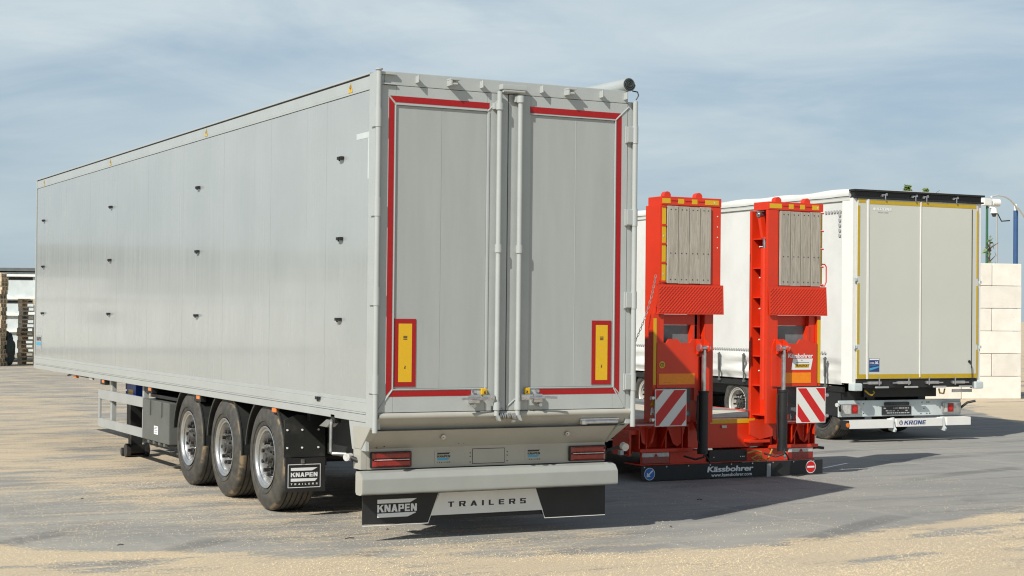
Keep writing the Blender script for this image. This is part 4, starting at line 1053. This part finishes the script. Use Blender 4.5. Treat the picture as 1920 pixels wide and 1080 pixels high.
# ------------------------------------------------------------------ WHITE CURTAIN TRAILER
wt = empty('curtain_trailer', (11.32, 7.70, 0), -.03)
tag(wt, 'white curtain sided trailer with pale grey rear doors framed in yellow tape', 'trailer')
WL = 13.6
def curtain():
    nz, ny = 60, 300; vs, fs = [], []
    zb, zt = .90, 3.84
    for j in range(ny + 1):
        y = .30 + (WL - .3) * j / ny
        for i in range(nz + 1):
            z = zb + (zt - zb) * i / nz
            low = max(0, 1 - (z - zb) / .46)                 # slack gathered at the bottom
            d = .0
            d += .030 * math.sin(low * 5.2 * 2 + .5 * noise.noise((y * .8, 0, 3))) * low ** .35 * (1 if low > 0 else 0)
            d += .085 * low ** .6 * noise.noise((y * .75, z * 9, 1.0)) + .04 * low * noise.noise((y * 2.2, z * 14, 7.0)) + .022 * low * abs(math.sin(y * 4.05 + 1))
            d += .007 * noise.noise((y * .9, z * .35, 5.0)) + .0015 * noise.noise((y * 4, z * .6, 9.0))
            vs.append((.012 - max(-.03, min(.055, d)), y, z))
    for j in range(ny):
        for i in range(nz):
            a = j * (nz + 1) + i; fs.append((a, a + nz + 1, a + nz + 2, a + 1))
    k = len(vs)   # back sheet gives it thickness
    vs.extend([(.055, .30, zb), (.055, WL, zb), (.055, WL, zt), (.055, .30, zt)]); fs.append((k, k + 3, k + 2, k + 1))
    me = bpy.data.meshes.new('side_curtain'); me.from_pydata(vs, [], fs); me.materials.append(CURT)
    me.polygons.foreach_set('use_smooth', [True] * len(me.polygons))
    o = bpy.data.objects.new('side_curtain', me); C.objects.link(o); o.parent = wt; return o
cur = curtain()
# printed dashes along the curtain
bm = []
y = .7
while y < 12.5:
    for k in range(8): bm.append(rect(y, y + .05, 1.375, 1.412)); y += .075
    y += .0
tag(flat(bm, -.012, PRINTG, cur, 'marking_dashes', 'side'), kind='stuff')
flat([rect(.30 + .075 * k + .03, .36 + .075 * k + .02, 3.62, 3.665) for k in range(6)] + [rect(.34, .40, 3.56 - .08 * k, 3.61 - .08 * k) for k in range(5)], -.010, PRINTG, cur, 'corner_dashes', 'side')['kind'] = 'stuff'
# roof: wavy white tarp edge and rail below
def rooftarp():
    ny = 120; vs, fs = [], []
    for j in range(ny + 1):
        y = .13 + (WL - .13) * j / ny
        sag = .010 * math.sin(y * 2.4) ** 2 + .014 * noise.noise((y * 1.1, 0, 0)) + .012
        zt = 3.985 + sag if 0 else 3.965 + sag
        ring = [(-.012, 3.872 + .010 * noise.noise((y * 2, 4, 0))), (-.016, 3.90), (-.010, 3.94), (.02, zt), (.10, zt + .008), (1.27, zt + .0 + .02), (2.45, zt + .008), (2.53, zt), (2.56, 3.94), (2.56, 3.872)]
        vs += [(x, y, z) for x, z in ring]
    n = 10
    for j in range(ny):
        for i in range(n - 1):
            a = j * n + i; fs.append((a, a + n, a + n + 1, a + 1))
    fs.append(tuple(range(n))); fs.append(tuple(range(ny * n, ny * n + n)))
    me = bpy.data.meshes.new('roof_tarp'); me.from_pydata(vs, [], fs); me.materials.append(CURT)
    me.polygons.foreach_set('use_smooth', [True] * len(me.polygons)); me.set_sharp_from_angle(angle=R(50))
    o = bpy.data.objects.new('roof_tarp', me); C.objects.link(o); o.parent = wt
rooftarp()
B(.0, .05, .10, WL, 3.842, 3.870, 'roof_rail', GUARDG, wt)
B(-.016, .02, .10, WL, 3.80, 3.8415, 'curtain_track', DOORW, wt)
B(-.012, .06, .02, .295, .93, 3.84, 'corner_post', WHITE, wt)
B(2.49, 2.56, .02, .20, .93, 3.84, 'corner_post', WHITE, wt)
B(2.50, 2.55, .21, WL, .9, 3.86, 'right_curtain', CURT, wt)
B(.06, 2.5, WL - .02, WL + .06, .9, 3.95, 'front_wall', WHITE, wt)
B(.06, 2.49, .3, WL - .03, 1.0, 1.1, 'floor', BLACK, wt)
# straps with buckles
def strap(y):
    s = MB()
    s.box(-.052, -.046, y - .022, y + .022, .86, 1.33, .001)
    s.box(-.062, -.0525, y - .03, y + .03, 1.16, 1.30, .003); s.box(-.068, -.0625, y - .018, y + .018, 1.02, 1.17, .002)
    s.cyl((-.055, y - .035, 1.30), (-.055, y + .035, 1.30), .012, 8); s.box(-.056, -.03, y - .035, y + .035, .835, .87, .003)
    return s.build('curtain_strap', HUB if False else STRAP, wt)
STRAP = mat('dark_grey_webbing', (.09, .09, .085), .6, vary=.2, vscale=30)
s0 = strap(.66)
for k in range(1, 16): inst(s0, wt, (0, .775 * k, 0))
B(-.01, .03, .25, WL, .78, .868, 'side_rail', BLACK, wt)
flat([rect(1.78, 2.0, 3.70, 3.84)], -.018, PRINTG, wt, 'blue_mark', 'side') if False else MB().box(-.02, -.0165, 1.30, 1.40, 3.80, 3.87).build('blue_tag', BLUE, wt)
# rear: header
hd = MB(); hd.box(-.01, 2.585, -.02, .10, 3.835, 3.862, .004); hd.box(.01, 2.56, .02, .10, 3.8625, 3.945, .002); hd.box(-.02, 2.60, -.03, .12, 3.9455, 3.975, .005)
hd.build('roof_header', BLACK, wt)
hl = MB()
for x in (.57, 1.17, 1.39, 2.0):
    hl.box(x - .055, x + .055, -.030, .018, 3.895, 3.912, .003); hl.box(x - .06, x - .03, -.03, .018, 3.875, 3.894, .003); hl.box(x + .02, x + .05, -.03, .018, 3.914, 3.93, .003); hl.cyl((x + .01, -.028, 3.83), (x + .01, -.028, 3.90), .010, 8)
hl.build('door_lock_top', ZINC, wt, split=True)
# doors
for a, b_, jx in ((.062, 1.302, -1), (1.308, 2.488, 1)):
    d = MB().box(a, b_, .0, .04, 1.0, 3.832, .004).build('rear_door', DOORW, wt)
ty = MB()
ty.box(.085, .215, -.0035, -.0005, 3.765, 3.825); ty.box(.285, 2.44, -.0035, -.0005, 3.752, 3.812)
for a, b_ in ((2.62, 3.72), (1.55, 2.50), (1.08, 1.46)): ty.box(.066, .108, -.0035, -.0005, a, b_); ty.box(2.452, 2.486, -.0035, -.0005, a, b_)
ty.box(.066, .245, -.0035, -.0005, 1.005, 1.075); ty.box(.285, 2.486, -.0035, -.0005, 1.005, 1.075)
ty.build('yellow_tape', TAPEG, wt, split=True)
B(.247, .283, -.010, -.0008, 1.0, 3.83, 'white_lock_cover', WHITE, wt, bev=.002)
B(1.296, 1.314, -.012, -.0008, 1.02, 3.82, 'middle_lock_cover', WHITE, wt, bev=.002)
B(2.352, 2.360, -.008, -.0008, 1.16, 3.74, 'lock_rod', BLACK, wt, bev=0)
MB().cyl((2.31, -.02, 1.27), (2.31, 0, 1.27), .022, 10).build('door_hook', BLACK, wt)
MB().tube([(2.31, -.02, 1.27), (2.34, -.03, 1.2), (2.35, -.03, 1.0), (2.35, -.03, .85)], .007, 6).build('lock_cable', BLACK, wt)
for z in (2.56, 1.505, 3.74):
    for x0 in (-.03, 2.47):
        if z > 3.7: continue
        hh = MB(); hh.box(x0 + .02, x0 + .09, -.012, -.004, z - .022, z + .022, .003); hh.cyl((x0 + .045, -.012, z - .03), (x0 + .045, -.012, z + .03), .009, 8); hh.build('hinge', GREYCONT, wt)
# stickers
lg_ = block('KRONE', .43, .73, 3.655, 3.70, -.0035, PRINTW, wt)
letter('PROFI LINER', .46, .66, 3.615, 3.635, -.0035, PRINTG, wt, bold=.0)
flat([circ(.385, 3.675, .024, 20)], -.0030, PRINTW, wt, 'round_emblem')
bs2 = MB().box(.305, .50, -.004, -.0008, 1.115, 1.325).build('blue_sticker', PRINTB, wt)
letter('XL', .41, .485, 1.235, 1.275, -.0052, PRINTW, bs2, bold=.04, shear=.2); letter('CODE', .315, .40, 1.238, 1.262, -.0052, PRINTW, bs2, bold=.02)
flat([rect(.31, .495, 1.298, 1.320)], -.0052, PRINTW, bs2, 'white_band'); flat([rect(.315, .43, 1.215, 1.222), [(.31, 1.13), (.49, 1.18), (.49, 1.20), (.31, 1.17)]], -.0052, PRINTC, bs2, 'pale_stripes')
# sill with locks
B(.06, 2.50, .02, .18, .86, .992, 'rear_sill', BLACK, wt)
B(-.02, .14, -.055, .10, .815, .935, 'corner_buffer', GREYCONT, wt, bev=.02); B(2.41, 2.57, -.055, .10, .83, .945, 'corner_buffer', GREYCONT, wt, bev=.02)
for x, s in ((.40, 1), (.98, 1), (1.55, -1), (2.08, -1)):
    q = MB(); q.box(x - .13, x + .13, -.03, .018, .915, .962, .008); q.box(x - s * .22, x - s * .10, -.02, .0, .925, .945, .004) if s > 0 else q.box(x + .10, x + .22, -.02, .0, .925, .945, .004)
    q.cyl((x + s * .08, -.035, .90), (x + s * .08, -.035, 1.03), .011, 8); q.build('door_lock', ZINC, wt)
    MB().box(x + .02, x + .26, -.05, .0, .855, .882, .006).build('lock_lever', GUARDG, wt)
# chassis
wc = MB()
for x in (.50, 1.52): wc.box(x, x + .15, .30, 12.5, .58, .999)
wc.box(.40, 1.85, .25, .30, .70, .86); wc.box(.3, 2.3, .32, 12.6, .86, .9995)
for y in (1.3, 4.3, 7.0, 9.5): wc.box(.2, 2.4, y, y + .1, .80, .86)
wc.build('chassis_frame', BLACK, wt)
MB().box(.02, .46, .30, .315, .26, .79).build('mud_flap', RUBBER, wt); B(.004, .024, .32, 1.45, .40, .779, 'blackout_panel', BLACK, wt)  # black panel over the wheel side added to keep this corner dark
for i, y in enumerate((.86, 1.99, 3.3, 6.45, 7.76)):
    wheel(wt, .03, y, .458, .872, rimmat=RIMW if i else BLACK, spin=i * .7)  # rearmost rim coloured black to keep that corner dark
    wheel(wt, 2.52, y, .458, .872, flip=True, rimmat=RIMW) if i else None; MB().cyl((.2, y, .46), (2.3, y, .46), .065, 12).build('axle', BLACK, wt)
gm = MB(); gm.box(.03, .45, 1.2, 1.5, .55, .86); pass; gm.build('black_side_plate', BLACK, wt)
# light carrier
lc = MB(); lc.box(-.12, 2.32, .20, .235, .395, .655, .012); lc.build('light_carrier', GREYCONT, wt)
for x0 in (-.10, 1.92):
    hs = MB().box(x0, x0 + .38, .165, .198, .435, .605, .012).build('lamp_housing', STEEL, wt)
    a = x0 + (.20 if x0 < 1 else .10)
    q = MB().box(a, a + .115, .158, .1645, .45, .59, .004).build('red_lamp', LENS, hs)
    MB().box(x0 + .03, x0 + (.18 if x0 < 1 else .09), .159, .1645, .45, .585, .003).build('clear_lamp', LENSG, hs)
    MB().prism(circ(a + .057, .52, .040, 16), 'y', .152, .1575).build('lamp_ring', TAPER_BRIGHT, hs)
npl = MB().box(.71, 1.29, .185, .199, .42, .555, .004).build('number_plate_holder', PRINTK, wt)
B(.76, 1.25, .175, .199, .565, .62, 'plate_lamp', BLACK, wt, bev=.01)
pr = []
rn = random.Random(5)
for zz in (.515, .475, .44):
    x = .74
    while x < 1.24:
        w_ = .02 + rn.random() * .045
        if rn.random() < .75: pr.append(rect(x, x + w_, zz, zz + .018))
        x += w_ + .012
tag(flat(pr, .1835, PRINTG, npl, 'plate_print'), kind='stuff')
sc3 = MB()
for x, z in ((.36, .60), (.36, .45), (.30, .52), (1.52, .61), (1.62, .61), (1.66, .61), (1.56, .51), (1.50, .43), (1.62, .43), (1.68, .43)): sc3.cyl((x, .197, z), (x, .2, z), .011, 8)
sc3.build('carrier_hole', BLACK, wt, split=True)
MB().tube([(2.30, .2, .50), (2.37, .1, .60), (2.47, .02, .63)], .02, 8).build('marker_arm', RUBBER, wt)
MB().tube([(-.10, .2, .50), (-.18, .1, .585), (-.25, .05, .60)], .02, 8).build('marker_arm', RUBBER, wt)
MB().cyl((-.28, .04, .60), (-.24, .06, .60), .032, 12).build('marker_lamp', LENSG, wt)
# bumper
wb = MB(); wb.box(-.075, .78, -.02, .16, .225, .355, .006); wb.box(.8505, 1.78, .0, .16, .238, .362, .006); wb.box(1.85, 2.34, -.02, .16, .245, .375, .006); wb.box(.78, .85, .03, .15, .23, .365); wb.box(1.78, 1.85, .03, .15, .24, .37)
wb.build('rear_bumper', WHITE, wt, split=True)
for x in (.79, 1.79):
    q = MB(); q.prism([(-.05, .20), (-.03, .16), (.12, .18), (.15, .36), (.02, .39), (-.01, .24)], 'x', x, x + .03); q.build('bumper_bracket', GREYCONT, wt)
al = MB().box(-.145, -.078, -.015, .12, .215, .355, .008).build('amber_lamp_housing', BLACK, wt)
MB().cyl((-.110, -.022, .285), (-.110, -.0155, .285), .036, 16).build('amber_lens', AMBER, al)
block('KRONE', 1.00, 1.44, .270, .335, -.0015, PRINTB, wt, shear=.15, t=.24)
em = MB()
import math as _m
emb = flat([circ(.94, .302, .036, 24)], -.0012, PRINTB, wt, 'round_emblem'); flat([circ(.94, .302, .026, 20)], -.0022, WHITE, emb, 'emblem_inner'); flat([rect(.934, .946, .29, .345), rect(.915, .922, .275, .33), rect(.958, .965, .275, .33)], -.0032, PRINTB, emb, 'crown_mark')
MB().tube([(.30, .1, .82), (.38, .1, .76), (.44, .1, .74), (.49, .1, .78), (.46, .1, .81)], .014, 8).build('yellow_cable', TAPEG, wt)
MB().tube([(1.78, .1, .83), (1.80, .1, .76), (1.88, .1, .75), (1.90, .1, .83)], .014, 8).build('yellow_cable', TAPEG, wt)
B(1.98, 2.38, .0, .03, .775, .825, 'small_plate', STEEL, wt)

# ------------------------------------------------------------------ concrete block wall
bw = empty('block_wall', (24.66, 17.70, 0), -.26)
tag(bw, 'pale concrete block wall of six courses behind the white curtain trailer', 'wall')
BH = .556
rw = random.Random(8)
for r in range(6):
    x = 0.0; k = 0
    while x > -12.2:
        w_ = .80 if (r % 2 == 1 and k == 0) else 1.6
        a = MB(); j = .010
        a.box(x - w_ + j, x - j, j * 0 + rw.uniform(0, .012), .8, r * BH + .003, (r + 1) * BH - .007, .016)
        a.build('block', CONC, bw); x -= w_; k += 1

# ------------------------------------------------------------------ poles behind the wall
gp_ = empty('camera_pole', (28.15, 22.62, 0)); tag(gp_, 'thin green pole with a white dome camera behind the block wall', 'pole')
MB().cyl((0, 0, 0), (0, 0, 5.35), .042, 12, .034).build('pole', POLEG, gp_)
db = MB(); db.box(-.18, .12, -.08, .08, 5.16, 5.37, .04); db.cyl((.18, 0, 5.26), (.40, -.05, 5.26), .11, 14); db.build('camera_housing', WHITE, gp_)
cm_ = MB(); cm_.tube([(.05, 0, 5.12), (.10, -.15, 5.10), (-.02, -.3, 5.08)], .025, 8); cm_.cyl((-.05, -.33, 5.08), (-.05, -.33, 4.93), .07, 16, .11); cm_.build('camera_arm', WHITE, gp_)
MB().cyl((-.05, -.33, 4.93), (-.05, -.33, 4.83), .085, 16, .04).build('dome_camera', GLASSD, gp_)
MB().tube([(.10, 0, 5.12), (.45, .05, 4.95), (.62, .08, 4.75), (.95, .1, 4.78)], .018, 6).build('cable_bracket', BLACK, gp_)
bpo = empty('blue_lamp_post', (32.51, 25.98, 0)); tag(bpo, 'dark blue lamp post with white arched arms beyond the block wall', 'lamp post')
MB().cyl((0, 0, 0), (0, 0, 5.36), .080, 16, .072).build('pole', POLEB, bpo)
ar = MB(); ar.cyl((0, 0, 5.36), (0, 0, 5.56), .055, 14); a_ = [Vector((0, 0, 5.52)), Vector((-1.7, -1.3, 5.66)), Vector((-3.2, -2.5, 5.62)), Vector((-4.25, -3.42, 5.46))]
ar.tube([(0, 0, 5.50), (-1.0, -.8, 5.60), (-2.0, -1.6, 5.62), (-3.1, -2.45, 5.56), (-4.05, -3.2, 5.44)], .026, 8)
ar.tube([(0, 0, 5.50), (.8, .65, 5.44), (1.8, 1.45, 5.26), (2.8, 2.2, 5.02)], .026, 8); ar.build('arched_arm', WHITE, bpo)
gp2 = empty('grey_mast', (37.74, 32.28, 0)); tag(gp2, 'very thin grey mast standing between the green and blue poles', 'pole'); MB().cyl((0, 0, 0), (0, 0, 5.75), .03, 8).build('pole', GUARDG, gp2)

# ------------------------------------------------------------------ little trees behind
def tree(name, loc, top, crown_r, crown_z, nleaf, seed, label):
    rnd = random.Random(seed)
    root = empty(name, loc)
    tag(root, label, 'tree')
    t = MB(); pts = [(0, 0, 0), (.03, .02, top * .4), (-.02, .03, top * .75), (0, 0, top)]
    for a, b_, r0, r1 in zip(pts, pts[1:], (.10, .07, .04), (.07, .04, .012)): t.cyl(a, b_, r0, 8, r1)
    for k in range(14):
        z = crown_z + (top - crown_z) * rnd.random() * .9; a = rnd.random() * 6.28; l = crown_r * (.5 + .5 * rnd.random())
        t.cyl((0, 0, z), (l * math.cos(a), l * math.sin(a), z + l * .6), .02, 5, .006)
    t.build('trunk', BARK, root)
    vs, fs = [], []
    for k in range(nleaf):
        cz = crown_z + (top + .12 - crown_z) * rnd.random() ** .8; rr = crown_r * max(.12, math.sin(math.pi * min(1, (cz - crown_z + .2) / (top - crown_z + .3)))) * rnd.random() ** .5
        a = rnd.random() * 6.28; c = Vector((rr * math.cos(a), rr * math.sin(a), cz))
        u = Vector((rnd.gauss(0, 1), rnd.gauss(0, 1), rnd.gauss(0, 1))).normalized(); v = u.orthogonal().normalized(); s = .05 + rnd.random() * .05
        i = len(vs); vs += [c - u * s, c + v * s * .5, c + u * s, c - v * s * .5]; fs.append((i, i + 1, i + 2, i + 3))
    me = bpy.data.meshes.new('crown'); me.from_pydata([tuple(v) for v in vs], [], fs); me.materials.append(LEAF)
    o = bpy.data.objects.new('crown', me); C.objects.link(o); o.parent = root
tree('young_tree', (34.85, 33.74, 0), 6.62, .8, 4.0, 2600, 1, 'green tree whose top leaves just show above the white trailer roof, left of two')
tree('young_tree', (35.35, 33.35, 0), 6.50, .7, 4.2, 2000, 2, 'green tree whose top leaves just show above the white trailer roof, right of two')
tree('sapling', (27.51, 21.82, 0), 4.15, .26, 2.8, 46, 4, 'spindly sapling with few leaves rising over the block wall')

# ------------------------------------------------------------------ far left: container body and pallet stacks
cb = empty('container_body', (0.6, 52.2, 0), -.42)
tag(cb, 'long pale grey steel container body with rails behind the pallet stacks', 'container')
c0, c1 = -9.0, 9.0
B(c0, c1, .10, 2.4, .35, 3.30, 'body_wall', GREYCONT, cb, bev=0)
rr = MB()
B(c0 - .05, c1 + .05, -.05, 2.5, 3.34, 3.46, 'top_edge', SHEDT, cb)
for z in (3.14, 2.30, 1.70, 1.1): rr.box(c0, c1, -.02, .098, z, z + .09, .01)
for k in range(12): rr.box(c0 + k * 1.62, c0 + k * 1.62 + .14, -.035, .097, .35, 3.335, .01)
rr.build('frame_rail', WHITE, cb)
sl = MB()
for k in range(12):
    for z in (3.02, 2.16): sl.box(c0 + k * 1.62 + .22, c0 + k * 1.62 + 1.50, .088, .099, z, z + .10)
sl.build('dark_slot', BLACK, cb)
# pallets
def pallet_mesh(mt, nm='wooden_pallet'):
    p = MB()
    for k in range(5): p.box(-.6, .6, -.4 + k * .18 - .0, -.4 + k * .18 + .08, .122, .144)
    for x in (-.6, -.07, .46): p.box(x, x + .14, -.4, .4, .10, .121)
    for x in (-.6, -.07, .46):
        for y in (-.4, -.05, .30): p.box(x, x + .14, y, y + .10, .023, .0995)
    for y in (-.4, -.05, .30): p.box(-.6, .6, y, y + .10, .0, .0225)
    return p.build(nm, mt, smooth=False)
pm = pallet_mesh(PALLET); pm2 = pallet_mesh(PALLETO)
ordn = ['lowest', 'second', 'third', 'fourth', 'fifth', 'sixth', 'seventh', 'eighth', 'ninth', 'tenth', 'eleventh', 'twelfth', 'thirteenth', 'fourteenth', 'fifteenth', 'sixteenth', 'seventeenth', 'eighteenth', 'nineteenth', 'twentieth', 'twenty-first', 'twenty-second', 'twenty-third']
rn = random.Random(11)
def stack(x, y, n, where, short, pale=()):
    z = 0
    for k in range(n):
        src = pm2 if k in pale else pm
        o = src.copy(); C.objects.link(o)
        o.location = (x + rn.uniform(-.03, .03), y + rn.uniform(-.02, .02), z); o.rotation_euler = (0, 0, -.45 + rn.uniform(-.05, .05)); z += .1445
        o['label'] = ('%s wooden pallet from the ground in the %s' % (ordn[k], where)) if k else 'lowest wooden pallet of the %s' % where
        o['category'] = 'pallet'; o['group'] = 'wooden pallets in the ' + short
stack(6.75, 46.6, 16, 'shorter pallet stack beside the trailer front', 'stack beside the trailer', pale=(8, 9, 10, 11, 12, 13))
stack(4.86, 45.9, 22, 'taller pallet stack at the left picture edge', 'stack at the left edge')
bpy.data.objects.remove(pm); bpy.data.objects.remove(pm2)
# dark sack between the stacks
sk_ = bmesh.new(); bmesh.ops.create_icosphere(sk_, subdivisions=4, radius=1)
for v in sk_.verts:
    c = v.co; n_ = noise.noise(c * 2.2) * .12 + noise.noise(c * 5) * .05
    v.co = Vector((c.x * (.26 + n_ * .5), c.y * (.24 + n_ * .4), .56 + max(-.56, c.z * (.60 + n_) )))
    if v.co.z < .25: v.co.x *= 1.15; v.co.y *= 1.15
q = MB(); q.bm = sk_; q = q.build('dark_sack', mat('dark_green_tarpaulin', (.02, .03, .028), .6, vary=.4)); q.location = (5.62, 46.15, 0)
tag(q, 'dark bulging sack standing between the two pallet stacks', 'sack')

for o in (tyre_src, rim_src, hub_src, nut_src): bpy.data.objects.remove(o)
